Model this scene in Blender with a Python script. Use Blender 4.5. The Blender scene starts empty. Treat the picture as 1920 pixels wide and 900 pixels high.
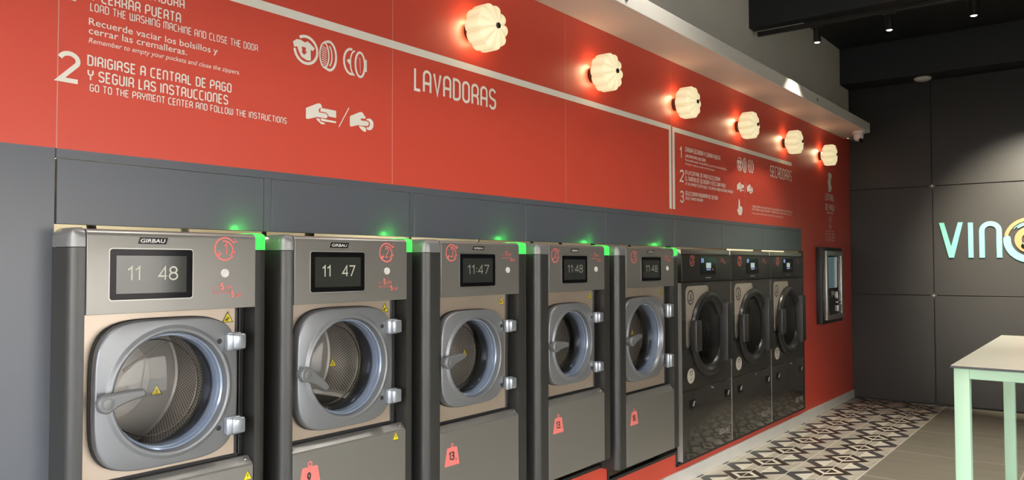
import bpy, bmesh, math, random
from mathutils import Vector, Matrix
C = bpy.context.scene.collection
PI = math.pi
random.seed(4)

# ------------------------------------------------------------------ materials
def lin(r, g, b):
    f = lambda c: (c/255/12.92) if c/255 <= .04045 else ((c/255+.055)/1.055)**2.4
    return (f(r), f(g), f(b), 1)

def mat(name, col, rough=.5, metal=0., spec=.5, emit=None, es=0., coat=0., bump=None, noise=None, aniso=0.):
    m = bpy.data.materials.new(name); m.use_nodes = True
    nt = m.node_tree; b = nt.nodes['Principled BSDF']
    col = tuple(col) if len(col) == 4 else tuple(col)+(1,)
    b.inputs['Base Color'].default_value = col
    b.inputs['Roughness'].default_value = rough
    b.inputs['Metallic'].default_value = metal
    b.inputs['Specular IOR Level'].default_value = spec
    b.inputs['Coat Weight'].default_value = coat
    b.inputs['Coat Roughness'].default_value = .08
    if emit:
        b.inputs['Emission Color'].default_value = tuple(emit)+(1,) if len(emit) == 3 else emit
        b.inputs['Emission Strength'].default_value = es
    tc = nt.nodes.new('ShaderNodeTexCoord')
    if noise:                                   # (scale xyz, amount) soft colour variation
        sc, am = noise
        mp = nt.nodes.new('ShaderNodeMapping'); mp.inputs['Scale'].default_value = sc
        n = nt.nodes.new('ShaderNodeTexNoise'); n.inputs['Scale'].default_value = 1; n.inputs['Detail'].default_value = 4
        nt.links.new(tc.outputs['Object'], mp.inputs[0]); nt.links.new(mp.outputs[0], n.inputs['Vector'])
        mx = nt.nodes.new('ShaderNodeMix'); mx.data_type = 'RGBA'
        mx.inputs[6].default_value = tuple(c*(1-am) for c in col[:3])+(1,)
        mx.inputs[7].default_value = tuple(min(1, c*(1+am)) for c in col[:3])+(1,)
        nt.links.new(n.outputs['Fac'], mx.inputs[0]); nt.links.new(mx.outputs[2], b.inputs['Base Color'])
    if bump:
        sc, st = bump
        mp = nt.nodes.new('ShaderNodeMapping')
        mp.inputs['Scale'].default_value = sc if hasattr(sc, '__len__') else (sc,)*3
        n = nt.nodes.new('ShaderNodeTexNoise'); n.inputs['Scale'].default_value = 1; n.inputs['Detail'].default_value = 3
        nt.links.new(tc.outputs['Object'], mp.inputs[0]); nt.links.new(mp.outputs[0], n.inputs['Vector'])
        bp = nt.nodes.new('ShaderNodeBump'); bp.inputs['Strength'].default_value = st; bp.inputs['Distance'].default_value = .002
        nt.links.new(n.outputs['Fac'], bp.inputs['Height']); nt.links.new(bp.outputs[0], b.inputs['Normal'])
    return m

def thin_glass(name, tint=(1, 1, 1), gloss=.06):
    m = bpy.data.materials.new(name); m.use_nodes = True; nt = m.node_tree; nt.nodes.clear()
    o = nt.nodes.new('ShaderNodeOutputMaterial'); mx = nt.nodes.new('ShaderNodeMixShader')
    t = nt.nodes.new('ShaderNodeBsdfTransparent'); t.inputs[0].default_value = tuple(tint)+(1,)
    g = nt.nodes.new('ShaderNodeBsdfGlossy'); g.inputs['Roughness'].default_value = .02
    f = nt.nodes.new('ShaderNodeFresnel'); f.inputs[0].default_value = 1.5
    nt.links.new(f.outputs[0], mx.inputs[0]); nt.links.new(t.outputs[0], mx.inputs[1]); nt.links.new(g.outputs[0], mx.inputs[2])
    nt.links.new(mx.outputs[0], o.inputs[0])
    return m

M = {}
M['red'] = mat('red_cladding', (.60, .068, .040), .40, spec=.5, bump=((300, 300, 300), .04))
M['seam'] = mat('pink_seam', (.62, .25, .2), .6)
M['slate'] = mat('slate_cladding', (.088, .098, .116), .33, spec=.6)
M['plaster'] = mat('grey_plaster', (.78, .74, .63), .8, noise=((3, 3, 3), .06))
M['soffit'] = mat('cream_soffit', (.74, .70, .62), .55, noise=((2, 2, 2), .03))
M['dark_ceiling'] = mat('dark_ceiling', (.010, .011, .012), .6)
M['pale_ceiling'] = mat('pale_ceiling', (.16, .155, .145), .8)
M['back_panel'] = mat('charcoal_panel', (.027, .026, .0235), .36, spec=.35)
M['black'] = mat('black_void', (.006, .006, .006), .6)
M['rubber'] = mat('black_rubber', (.012, .012, .013), .5)
M['black_trim'] = mat('black_trim', (.012, .012, .012), .4)
M['baseboard'] = mat('grey_baseboard', (.66, .65, .60), .5, noise=((4, 4, 4), .08))
M['white_vinyl'] = mat('cream_vinyl', (.80, .77, .68), .55)
M['red_vinyl'] = mat('coral_vinyl', (.78, .20, .18), .5)
M['yellow'] = mat('yellow_sticker', (.80, .66, .02), .45)
M['dark_print'] = mat('dark_print', (.03, .027, .025), .5)
M['fascia'] = mat('fascia_metal', (.25, .242, .225), .34, metal=.55, coat=.15, bump=((260, 260, 6), .03))
M['column'] = mat('column_paint', (.042, .042, .040), .38, metal=.3, coat=.1)
M['column_cap'] = mat('column_cap_plastic', (.20, .205, .205), .3, metal=.2)
M['plate'] = mat('stainless_plate', (.56, .47, .38), .36, metal=.6, noise=((5, 5, 1.2), .1))
M['door'] = mat('door_plastic', (.215, .225, .24), .36, metal=.45, coat=.1)
M['door_rim'] = mat('door_rim', (.05, .052, .055), .35)
M['port_ring'] = mat('porthole_ring', (.27, .33, .44), .2, metal=.4, coat=.4)  # blue reflection of the outside put into the base colour
M['steel'] = mat('polished_steel', (.55, .54, .52), .22, metal=1.)
M['steel_dull'] = mat('satin_steel', (.50, .49, .46), .38, metal=1.)
M['drum_plate'] = mat('drum_plate', (.88, .86, .82), .4, metal=.25)
M['hinge'] = mat('hinge_metal', (.36, .39, .43), .25, metal=.6)
M['handle'] = mat('handle_plastic', (.17, .175, .18), .35, metal=.3)
M['gloss_black'] = mat('gloss_black', (.006, .006, .007), .12, spec=.12)
M['display'] = mat('display_glass', (.03, .033, .03), .10, spec=.55)
M['digits'] = mat('display_digits', (.3, .3, .25), .3, emit=(.50, .54, .40), es=.42)
M['digits_dim'] = mat('display_digits_dim', (.2, .2, .16), .3, emit=(.36, .37, .27), es=.16)
M['white_plastic'] = mat('white_plastic', (.72, .71, .68), .35)
M['logo_white'] = mat('badge_white', (.85, .85, .83), .4)
M['green'] = mat('green_lamp', (.02, .5, .05), .3, emit=(.07, 1, .11), es=1.05)
M['dryer'] = mat('dryer_front', (.05, .048, .042), .10, metal=.3)
M['dryer_dark'] = mat('dryer_fascia', (.03, .03, .028), .38, metal=.2)
M['dryer_side'] = mat('dryer_side', (.62, .62, .60), .35, metal=.5)  # metal side; the window light falling on it is put into the pale colour
M['dryer_cream'] = mat('dryer_cream', (.40, .36, .30), .45, metal=.2)
M['dryer_door'] = mat('dryer_door', (.030, .030, .029), .3, metal=.3, coat=.1)
M['grey_print'] = mat('grey_print', (.32, .31, .28), .5)
M['cream_print'] = mat('cream_print', (.55, .52, .46), .5)
M['screen_blue'] = mat('screen_blue', (.02, .03, .1), .3, emit=(.22, .30, .55), es=.7)
M['screen_pale'] = mat('screen_pale', (.2, .3, .3), .3, emit=(.45, .55, .52), es=.6)
M['kiosk_screen'] = mat('kiosk_screen', (.05, .08, .09), .2, emit=(.07, .115, .13), es=.7)
M['lamp_black'] = mat('lamp_black', (.012, .011, .010), .35)
M['mint'] = mat('mint_paint', (.45, .70, .50), .42, noise=((9, 9, 2), .05))
M['laminate'] = mat('cream_laminate', (.72, .68, .58), .32)
M['laminate_edge'] = mat('laminate_edge', (.035, .035, .037), .4)
M['teal'] = mat('sign_teal', (.15, .47, .38), .45, emit=(.15, .47, .38), es=.08)  # faint emission brightens the painted sign, which is no lamp
M['orange'] = mat('sign_orange', (.56, .18, .065), .45, emit=(.56, .18, .065), es=.08)  # same added glow as the teal
M['service'] = mat('service_wall', (.75, .71, .6), .8)
M['pavement'] = mat('pavement', (.12, .12, .115), .8, noise=((2, 2, 2), .1))
M['facade'] = mat('street_facade', (.55, .50, .44), .8, noise=((.6, .6, .6), .15))
M['frame_grey'] = mat('window_frame_grey', (.05, .05, .052), .4)
M['glass'] = thin_glass('porthole_glass')
M['pane'] = thin_glass('pane_glass')
M['led'] = mat('spot_led', (.9, .9, .85), .3, emit=(1, .97, .88), es=9)
M['tube'] = mat('service_tube', (.9, .9, .8), .3, emit=(1, .9, .55), es=.95)

def lamp_glass():
    m = mat('milky_glass', (.55, .50, .38), .3, coat=.2)
    nt = m.node_tree; b = nt.nodes['Principled BSDF']
    tc = nt.nodes.new('ShaderNodeTexCoord'); s = nt.nodes.new('ShaderNodeSeparateXYZ')
    nt.links.new(tc.outputs['Object'], s.inputs[0])
    at = nt.nodes.new('ShaderNodeMath'); at.operation = 'ARCTAN2'
    nt.links.new(s.outputs['Z'], at.inputs[0]); nt.links.new(s.outputs['X'], at.inputs[1])
    mu = nt.nodes.new('ShaderNodeMath'); mu.operation = 'MULTIPLY'; mu.inputs[1].default_value = 10
    nt.links.new(at.outputs[0], mu.inputs[0])
    co = nt.nodes.new('ShaderNodeMath'); co.operation = 'COSINE'; nt.links.new(mu.outputs[0], co.inputs[0])
    mr = nt.nodes.new('ShaderNodeMapRange')
    mr.inputs['From Min'].default_value = -1; mr.inputs['From Max'].default_value = .2
    mr.inputs['To Min'].default_value = .50; mr.inputs['To Max'].default_value = .76
    nt.links.new(co.outputs[0], mr.inputs[0])
    b.inputs['Emission Color'].default_value = (1, .84, .48, 1)
    nt.links.new(mr.outputs[0], b.inputs['Emission Strength'])
    return m
M['lamp_glass'] = lamp_glass()

def perforated(hole=(.012, .011, .010, 1), face=(.46, .43, .40, 1), nm='perforated_steel', metal=.9):
    m = mat(nm, face, .3, metal=metal)
    nt = m.node_tree; b = nt.nodes['Principled BSDF']
    uv = nt.nodes.new('ShaderNodeUVMap')
    def grid(off):
        a = nt.nodes.new('ShaderNodeVectorMath'); a.operation = 'DIVIDE'; a.inputs[1].default_value = (.0115, .0199, 1)
        nt.links.new(uv.outputs[0], a.inputs[0])
        ad = nt.nodes.new('ShaderNodeVectorMath'); ad.operation = 'ADD'; ad.inputs[1].default_value = (off, off, 0)
        nt.links.new(a.outputs[0], ad.inputs[0])
        f = nt.nodes.new('ShaderNodeVectorMath'); f.operation = 'FRACTION'; nt.links.new(ad.outputs[0], f.inputs[0])
        s = nt.nodes.new('ShaderNodeVectorMath'); s.operation = 'SUBTRACT'; s.inputs[1].default_value = (.5, .5, 0)
        nt.links.new(f.outputs[0], s.inputs[0])
        mu = nt.nodes.new('ShaderNodeVectorMath'); mu.operation = 'MULTIPLY'; mu.inputs[1].default_value = (1, 1.73, 0)
        nt.links.new(s.outputs[0], mu.inputs[0])
        l = nt.nodes.new('ShaderNodeVectorMath'); l.operation = 'LENGTH'; nt.links.new(mu.outputs[0], l.inputs[0])
        return l.outputs['Value']
    mn = nt.nodes.new('ShaderNodeMath'); mn.operation = 'MINIMUM'
    nt.links.new(grid(0), mn.inputs[0]); nt.links.new(grid(.5), mn.inputs[1])
    mr = nt.nodes.new('ShaderNodeMapRange'); mr.inputs['From Min'].default_value = .24; mr.inputs['From Max'].default_value = .32
    nt.links.new(mn.outputs[0], mr.inputs[0])
    mx = nt.nodes.new('ShaderNodeMix'); mx.data_type = 'RGBA'
    mx.inputs[6].default_value = hole; mx.inputs[7].default_value = face
    nt.links.new(mr.outputs[0], mx.inputs[0]); nt.links.new(mx.outputs[2], b.inputs['Base Color'])
    return m
M['perf'] = perforated()
M['dryer_perf'] = perforated((.75, .75, .72, 1), (.012, .012, .013, 1), 'dryer_drum_steel', .2)  # pale hole colour stands in for light coming from behind the drum

def tile_material():
    """patterned cement tiles: rhombi in rings and V bands, on a lattice .4575 x .4425 m, grout every half lattice"""
    m = mat('patterned_tiles', (.5, .45, .35), .42, spec=.4)
    nt = m.node_tree; b = nt.nodes['Principled BSDF']; N = nt.nodes.new; L = nt.links.new
    tc = N('ShaderNodeTexCoord'); sp = N('ShaderNodeSeparateXYZ'); L(tc.outputs['Object'], sp.inputs[0])
    def mth(op, a, b_=None, c=None):
        n = N('ShaderNodeMath'); n.operation = op
        for i, v in enumerate((a, b_, c)):
            if v is None: continue
            if isinstance(v, (int, float)): n.inputs[i].default_value = v
            else: L(v, n.inputs[i])
        return n.outputs[0]
    PX, PY, X0, Y0 = .4575, .4435, 7.302, -.2615
    u = mth('DIVIDE', mth('SUBTRACT', sp.outputs['X'], X0), PX)
    v = mth('DIVIDE', mth('SUBTRACT', sp.outputs['Y'], Y0), PY)
    du = mth('MULTIPLY', mth('ABSOLUTE', mth('SUBTRACT', u, mth('ROUND', u))), PX)
    dv = mth('MULTIPLY', mth('ABSOLUTE', mth('SUBTRACT', v, mth('ROUND', v))), PY)
    s = mth('ADD', du, dv)                                     # rhombus distance from lattice points
    eu = mth('SUBTRACT', PX/2, du); ev = mth('SUBTRACT', PY/2, dv)   # distance from the half-lattice points
    w = mth('SUBTRACT', ev, eu)
    vband = mth('MULTIPLY', mth('MULTIPLY', mth('GREATER_THAN', w, -.036), mth('LESS_THAN', w, .052)), mth('LESS_THAN', ev, .142))
    vcream = mth('MULTIPLY', mth('GREATER_THAN', w, .052), mth('LESS_THAN', ev, .16))
    wear = N('ShaderNodeTexNoise'); wear.inputs['Scale'].default_value = 9; wear.inputs['Detail'].default_value = 5
    L(tc.outputs['Object'], wear.inputs['Vector'])
    wood = N('ShaderNodeTexNoise'); wood.inputs['Scale'].default_value = 1; wood.inputs['Detail'].default_value = 3
    mp = N('ShaderNodeMapping'); mp.inputs['Scale'].default_value = (5, 40, 1); mp.inputs['Rotation'].default_value = (0, 0, .8)
    L(tc.outputs['Object'], mp.inputs[0]); L(mp.outputs[0], wood.inputs['Vector'])
    def mix(f, a, c):
        n = N('ShaderNodeMix'); n.data_type = 'RGBA'
        if isinstance(f, (int, float)): n.inputs[0].default_value = f
        else: L(f, n.inputs[0])
        for i, x in ((6, a), (7, c)):
            if isinstance(x, tuple): n.inputs[i].default_value = x
            else: L(x, n.inputs[i])
        return n.outputs[2]
    base = mix(wood.outputs['Fac'], lin(222, 216, 198), lin(168, 161, 146))
    cream = mix(wear.outputs['Fac'], lin(250, 246, 228), lin(222, 214, 192))
    slate = mix(wear.outputs['Fac'], lin(62, 62, 66), lin(98, 96, 94))
    brown = mix(wear.outputs['Fac'], lin(44, 38, 34), lin(78, 68, 58))
    c = mix(vcream, base, cream)
    c = mix(vband, c, slate)
    c = mix(mth('LESS_THAN', s, .178), c, lin(150, 140, 124))
    c = mix(mth('LESS_THAN', s, .170), c, brown)
    c = mix(mth('LESS_THAN', s, .108), c, cream)
    c = mix(mth('LESS_THAN', s, .066), c, brown)
    gu = mth('MINIMUM', du, eu); gv = mth('MINIMUM', dv, ev)
    g = mth('LESS_THAN', mth('MINIMUM', gu, gv), .0016)
    g2 = mth('MULTIPLY', mth('LESS_THAN', gv, .0040), 1)
    c = mix(g, c, lin(120, 112, 100))
    c = mix(g2, c, lin(226, 220, 204))
    L(c, b.inputs['Base Color'])
    mr = N('ShaderNodeMapRange'); mr.inputs['To Min'].default_value = .3; mr.inputs['To Max'].default_value = .55
    L(wear.outputs['Fac'], mr.inputs[0]); L(mr.outputs[0], b.inputs['Roughness'])
    return m
M['tiles'] = tile_material()

def grey_tile_material():
    m = mat('grey_porcelain', (.2, .19, .16), .45, spec=.4)
    nt = m.node_tree; b = nt.nodes['Principled BSDF']; N = nt.nodes.new; L = nt.links.new
    tc = N('ShaderNodeTexCoord'); sp = N('ShaderNodeSeparateXYZ'); L(tc.outputs['Object'], sp.inputs[0])
    def mth(op, a, b_=None):
        n = N('ShaderNodeMath'); n.operation = op
        for i, v in enumerate((a, b_)):
            if v is None: continue
            if isinstance(v, (int, float)): n.inputs[i].default_value = v
            else: L(v, n.inputs[i])
        return n.outputs[0]
    def line(o, x0, p):
        u = mth('DIVIDE', mth('SUBTRACT', o, x0), p)
        return mth('MULTIPLY', mth('ABSOLUTE', mth('SUBTRACT', u, mth('ROUND', u))), p)
    d = mth('MINIMUM', line(sp.outputs['X'], 6.91, .94), line(sp.outputs['Y'], -.93, .90))
    mp = N('ShaderNodeMapping'); mp.inputs['Scale'].default_value = (9, 1.6, 1); L(tc.outputs['Object'], mp.inputs[0])
    n = N('ShaderNodeTexNoise'); n.inputs['Scale'].default_value = 1; n.inputs['Detail'].default_value = 6; L(mp.outputs[0], n.inputs['Vector'])
    a = N('ShaderNodeMix'); a.data_type = 'RGBA'; a.inputs[6].default_value = lin(120, 115, 101); a.inputs[7].default_value = lin(152, 146, 130)
    L(n.outputs['Fac'], a.inputs[0])
    g = N('ShaderNodeMix'); g.data_type = 'RGBA'; g.inputs[7].default_value = lin(196, 190, 174)
    L(a.outputs[2], g.inputs[6]); L(mth('LESS_THAN', d, .005), g.inputs[0]); L(g.outputs[2], b.inputs['Base Color'])
    return m
M['grey_tiles'] = grey_tile_material()

# ------------------------------------------------------------------ object helpers
def tag(o, label=None, cat=None, group=None, kind=None):
    if label: o['label'] = label
    if cat: o['category'] = cat
    if group: o['group'] = group
    if kind: o['kind'] = kind
    return o

def thing(name, label, cat, loc=(0, 0, 0), group=None):
    o = bpy.data.objects.new(name, None); o.empty_display_size = .1
    C.objects.link(o); o.location = loc
    return tag(o, label, cat, group)

def wloc(o):
    v = Vector((0, 0, 0))
    while o is not None: v += Vector(o.location); o = o.parent
    return v

class G:
    """collects world-coordinate geometry for ONE mesh object"""
    lift = 0
    def __init__(s): s.v = []; s.f = []; s.uv = {}
    def add(s, vs, fs):
        n = len(s.v); s.v += [tuple(v) for v in vs]; s.f += [tuple(i+n for i in f) for f in fs]; return s
    def box(s, x0, x1, y0, y1, z0, z1, r=0., seg=3):
        if r <= 0:
            vs = [(x, y, z) for x in (x0, x1) for y in (y0, y1) for z in (z0, z1)]
            return s.add(vs, [(0, 1, 3, 2), (4, 6, 7, 5), (0, 4, 5, 1), (2, 3, 7, 6), (0, 2, 6, 4), (1, 5, 7, 3)])
        bm = bmesh.new(); bmesh.ops.create_cube(bm, size=1)
        for v in bm.verts:
            v.co = Vector(((x0+x1)/2+v.co.x*(x1-x0), (y0+y1)/2+v.co.y*(y1-y0), (z0+z1)/2+v.co.z*(z1-z0)))
        bmesh.ops.bevel(bm, geom=bm.edges[:], offset=r, segments=seg, affect='EDGES', profile=.5)
        bm.verts.index_update()
        s.add([v.co[:] for v in bm.verts], [[v.index for v in f.verts] for f in bm.faces]); bm.free(); return s
    def loops(s, rings, closed=True, cap0=False, cap1=False):
        n = len(rings[0]); base = len(s.v)
        vs = [p for r in rings for p in r]; fs = []
        for k in range(len(rings)-1):
            for i in range(n if closed else n-1):
                j = (i+1) % n
                fs.append((k*n+i, k*n+j, (k+1)*n+j, (k+1)*n+i))
        if cap0: fs.append(tuple(reversed(range(n))))
        if cap1: fs.append(tuple(range((len(rings)-1)*n, len(rings)*n)))
        return s.add(vs, fs)
    def lathe_y(s, cx, cz, prof, n=64, cap0=False, cap1=False):
        """profile of (radius, y) about an axis along Y"""
        return s.loops([[(cx+r*math.cos(2*PI*i/n), y, cz+r*math.sin(2*PI*i/n)) for i in range(n)] for r, y in prof], True, cap0, cap1)
    def lathe_z(s, cx, cy, prof, n=32, cap0=False, cap1=False):
        return s.loops([[(cx+r*math.cos(2*PI*i/n), cy+r*math.sin(2*PI*i/n), z) for i in range(n)] for r, z in prof], True, cap0, cap1)
    def prism(s, pts, y0, y1):
        """polygon of (x, z) extruded from y0 (back) to y1 (front)"""
        n = len(pts)
        vs = [(x, y0, z) for x, z in pts]+[(x, y1, z) for x, z in pts]
        fs = [tuple(range(n)), tuple(reversed(range(n, 2*n)))]+[(i, n+i, n+(i+1) % n, (i+1) % n) for i in range(n)]
        return s.add(vs, fs)
    def tube(s, pts, r, n=10):
        pts = [Vector(p) for p in pts]; rings = []
        for i, p in enumerate(pts):
            d = (pts[min(i+1, len(pts)-1)]-pts[max(i-1, 0)]).normalized()
            a = Vector((0, 0, 1)) if abs(d.z) < .9 else Vector((1, 0, 0))
            u = d.cross(a).normalized(); w = d.cross(u)
            rings.append([tuple(p+r*(math.cos(2*PI*k/n)*u+math.sin(2*PI*k/n)*w)) for k in range(n)])
        return s.loops(rings, True, True, True)
    def stroke(s, pts, w, y, t=.0006, closed=False):
        """monoline ribbon along (x, z) points on the plane y"""
        P = []
        for p in pts:
            if not P or (Vector(p)-P[-1]).length > 1e-6: P.append(Vector(p))
        if closed and (P[0]-P[-1]).length < 1e-6: P.pop()
        n = len(P); Lf, Rt = [], []
        if n < 2: return s
        for i in range(n):
            a = P[(i-1) % n] if (closed or i > 0) else None
            b = P[(i+1) % n] if (closed or i < n-1) else None
            d1 = (P[i]-a).normalized() if a is not None and (P[i]-a).length > 1e-9 else None
            d2 = (b-P[i]).normalized() if b is not None and (b-P[i]).length > 1e-9 else None
            if d1 is None: d1 = d2
            if d2 is None: d2 = d1
            t_ = (d1+d2); t_ = t_.normalized() if t_.length > 1e-6 else d1
            nrm = Vector((-t_.y, t_.x)); k = max(.4, nrm.dot(Vector((-d1.y, d1.x))))
            Lf.append(P[i]+nrm*w/2/k); Rt.append(P[i]-nrm*w/2/k)
        G.lift = (G.lift+1) % 9; y -= G.lift*3e-5      # strokes that cross lie a hair apart
        vs, fs = [], []
        for i in range(n): vs += [(Lf[i].x, y, Lf[i].y), (Rt[i].x, y, Rt[i].y)]
        for i in range(n if closed else n-1):
            j = (i+1) % n; fs.append((2*i, 2*j, 2*j+1, 2*i+1))
        return s.add(vs, fs)
    def flat(s, pts, y):
        return s.add([(x, y, z) for x, z in pts], [tuple(range(len(pts)))])

def obj(name, g, m, parent=None, smooth=None, bevel=0., label=None):
    me = bpy.data.meshes.new(name)
    off = wloc(parent) if parent else Vector((0, 0, 0))
    me.from_pydata([(v[0]-off.x, v[1]-off.y, v[2]-off.z) for v in g.v], [], g.f)
    me.materials.append(M[m] if isinstance(m, str) else m)
    bm = bmesh.new(); bm.from_mesh(me); bmesh.ops.recalc_face_normals(bm, faces=bm.faces); bm.to_mesh(me); bm.free()
    if smooth:
        me.polygons.foreach_set('use_smooth', [True]*len(me.polygons))
        me.set_sharp_from_angle(angle=math.radians(smooth))
    me.update()
    o = bpy.data.objects.new(name, me); C.objects.link(o)
    if parent: o.parent = parent
    if bevel:
        b = o.modifiers.new('soft_edges', 'BEVEL'); b.width = bevel; b.segments = 2; b.limit_method = 'ANGLE'; b.angle_limit = .7
    if label: o['label'] = label
    return o

def struct(name, g, m, **k):
    o = obj(name, g, m, **k)
    if not o.parent: o['kind'] = 'structure'
    return o

def copy_tree(o, parent=None):
    c = o.copy(); C.objects.link(c)
    if parent: c.parent = parent
    for ch in list(o.children): copy_tree(ch, c)
    return c

# ------------------------------------------------------------------ lettering
def arc(cx, cy, rx, ry, a0, a1, n=10):
    return [(cx+rx*math.cos(math.radians(a0+(a1-a0)*i/n)), cy+ry*math.sin(math.radians(a0+(a1-a0)*i/n))) for i in range(n+1)]

def glyph(ch):
    """(advance width, strokes) of the narrow arch-topped capitals, height 1"""
    w = .44; r = w/2; t = 1-r*.95
    top = arc(r, t, r, 1-t, 180, 0); bot = arc(r, 1-t, r, 1-t, 180, 360)
    D = {
     'A': (w, [[(0, 0)]+top+[(w, 0)], [(0, .42), (w, .42)]]),
     'B': (w, [[(0, 0), (0, 1), (r, 1)]+arc(r, .77, r, .23, 90, -90, 6)+arc(r, .27, r, .27, 90, -90, 6)+[(0, 0)], [(0, .54), (r, .54)]]),
     'C': (w, [[(w, 1), (r, 1)]+arc(r, t, r, 1-t, 90, 180)+arc(r, 1-t, r, 1-t, 180, 270)+[(w, 0)]]),
     'D': (w, [[(0, 0), (0, 1), (r*.8, 1)]+arc(r*.8, t, w-r*.8, 1-t, 90, 0)+arc(r*.8, 1-t, w-r*.8, 1-t, 0, -90)+[(0, 0)]]),
     'E': (w*.86, [[(w*.86, 1), (0, 1), (0, 0), (w*.86, 0)], [(0, .5), (w*.75, .5)]]),
     'F': (w*.82, [[(w*.82, 1), (0, 1), (0, 0)], [(0, .5), (w*.7, .5)]]),
     'G': (w, [arc(r, t, r, 1-t, 20, 180)+bot+[(w, .5), (r, .5)]]),
     'H': (w, [[(0, 0), (0, 1)], [(w, 0), (w, 1)], [(0, .5), (w, .5)]]),
     'I': (0, [[(0, 0), (0, 1)]]),
     'J': (w*.8, [[(w*.8, 1), (w*.8, .2)]+arc(w*.4, .2, w*.4, .2, 0, -180)]),
     'K': (w, [[(0, 0), (0, 1)], [(w, 1), (0, .45)], [(w*.25, .6), (w, 0)]]),
     'L': (w*.75, [[(0, 1), (0, 0), (w*.75, 0)]]),
     'M': (w*1.5, [[(0, 0)]+arc(.165, .86, .165, .14, 180, 0)+[(.33, 0)], [(.33, .86)]+arc(.495, .86, .165, .14, 180, 0)+[(.66, 0)]]),
     'N': (w, [[(0, 0)]+top+[(w, 0)]]),
     'O': (w, [top+[(w, 1-t)]+list(reversed(bot))[1:]+[(0, t)]]),
     'P': (w, [[(0, 0)]+top+[(w, .62)], arc(r, .62, r, .2, 0, -90)+[(0, .42)]]),
     'Q': (w, [top+[(w, 1-t)]+list(reversed(bot))[1:]+[(0, t)], [(r, .25), (w, 0)]]),
     'R': (w, [[(0, 0)]+top+[(w, .64)], arc(r, .64, r, .2, 0, -90)+[(0, .44)], [(r*.6, .44)]+arc(r*.9, .24, r*1.1, .2, 90, 0)+[(w, 0)]]),
     'S': (w, [arc(r, t, r, 1-t, 15, 180)+[(0, .72)]+arc(.17, .68, .17, .15, 180, 240, 3)+[(.3, .47)]+arc(w-.17, .36, .17, .13, 60, 0, 3)+arc(r, 1-t, r, 1-t, 0, -165)]),
     'T': (w, [[(0, 1), (w, 1)], [(r, 1), (r, 0)]]),
     'U': (w, [[(0, 1)]+bot+[(w, 1)]]),
     'V': (w, [[(0, 1), (r, 0), (w, 1)]]),
     'W': (w*1.5, [[(0, 1)]+arc(.165, .14, .165, .14, 180, 360)+[(.33, 1)], [(.33, .14)]+arc(.495, .14, .165, .14, 180, 360)+[(.66, 1)]]),
     'X': (w, [[(0, 0), (w, 1)], [(0, 1), (w, 0)]]),
     'Y': (w, [[(0, 1), (0, .72)]+arc(r, .68, r, .2, 180, 360)+[(w, 1)], [(r, .48), (r, 0)]]),
     'Z': (w, [[(0, 1), (w, 1), (0, 0), (w, 0)]]),
     ',': (0, [[(0, .05), (-.05, -.15)]]), '.': (0, [[(0, 0), (0, .1)]]), '*': (.1, [[(0, .5), (.1, .5)]]), '-': (.3, [[(0, .5), (.3, .5)]]),
     '1': (.2, [[(0, .72), (.2, 1), (.2, 0)]]),
     '2': (w, [arc(r, .74, r, .26, 165, -25)+[(0, 0), (w, 0)]]),
     '3': (w, [arc(r, .76, r*.95, .24, 160, -80)+[(r*.8, .52)]+arc(r, .27, r, .27, 85, -160)]),
     '4': (w, [[(w*.78, 0), (w*.78, 1), (0, .28), (w, .28)]]),
     '5': (w, [[(w*.92, 1), (.06, 1), (.02, .55)]+arc(r, .31, r, .31, 130, -150)]),
     '6': (w, [[(w*.75, 1), (.05, .5)]+arc(r, .28, r, .28, 150, -210)]),
     '7': (w, [[(0, 1), (w, 1), (w*.3, 0)]]),
     '8': (w, [arc(r, .76, r*.85, .24, -90, 270, 16), arc(r, .27, r, .27, 90, 450, 16)]),
     '9': (w, [arc(r, .72, r, .28, -30, 330, 16), [(w*.97, .62), (w*.3, 0)]]),
     '0': (w, [top+[(w, 1-t)]+list(reversed(bot))[1:]+[(0, t)]]),
    }
    return D.get(ch, (.2, []))

def stroke_text(g, txt, x0, x1, z0, h, y, sw, align=None):
    """writes txt between x0 and x1, base line z0, cap height h (x1 None: natural width)"""
    gap = .17+sw/h*.6; adv = 0; items = []
    for ch in txt:
        if ch == ' ': adv += .36; continue
        w, st = glyph(ch); items.append((adv, st)); adv += w+gap
    tot = adv-gap
    k = h if x1 is None else (x1-x0-sw)/tot
    if align == 'c': x0 = x0-tot*k/2
    for a, st in items:
        for p in st:
            g.stroke([(x0+sw/2+(a+px)*k, z0+sw/2+pz*(h-sw)) for px, pz in p], sw, y)
    return x0+tot*k

def font_text(g, txt, x0, x1, z0, h, y, shear=0., bold=0., align='l'):
    """sans-serif line; h = cap height; x1 None keeps the natural width"""
    cu = bpy.data.curves.new('lettering_curve', 'FONT'); cu.body = txt; cu.shear = shear; cu.offset = bold
    cu.resolution_u = 3
    o = bpy.data.objects.new('lettering_curve', cu); C.objects.link(o)
    dg = bpy.context.evaluated_depsgraph_get(); dg.update()
    me = bpy.data.meshes.new_from_object(o.evaluated_get(dg))
    C.objects.unlink(o); bpy.data.objects.remove(o); bpy.data.curves.remove(cu)
    if not me.vertices: return
    xs = [v.co.x for v in me.vertices]
    s = h/.73; a, b = min(xs), max(xs)
    kx = s if x1 is None else (x1-x0)/(b-a)
    if align == 'c': x0 = x0-(b-a)*kx/2
    g.add([(x0+(v.co.x-a)*kx, y, z0+v.co.y*s) for v in me.vertices], [tuple(p.vertices) for p in me.polygons])
    bpy.data.meshes.remove(me)

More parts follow.
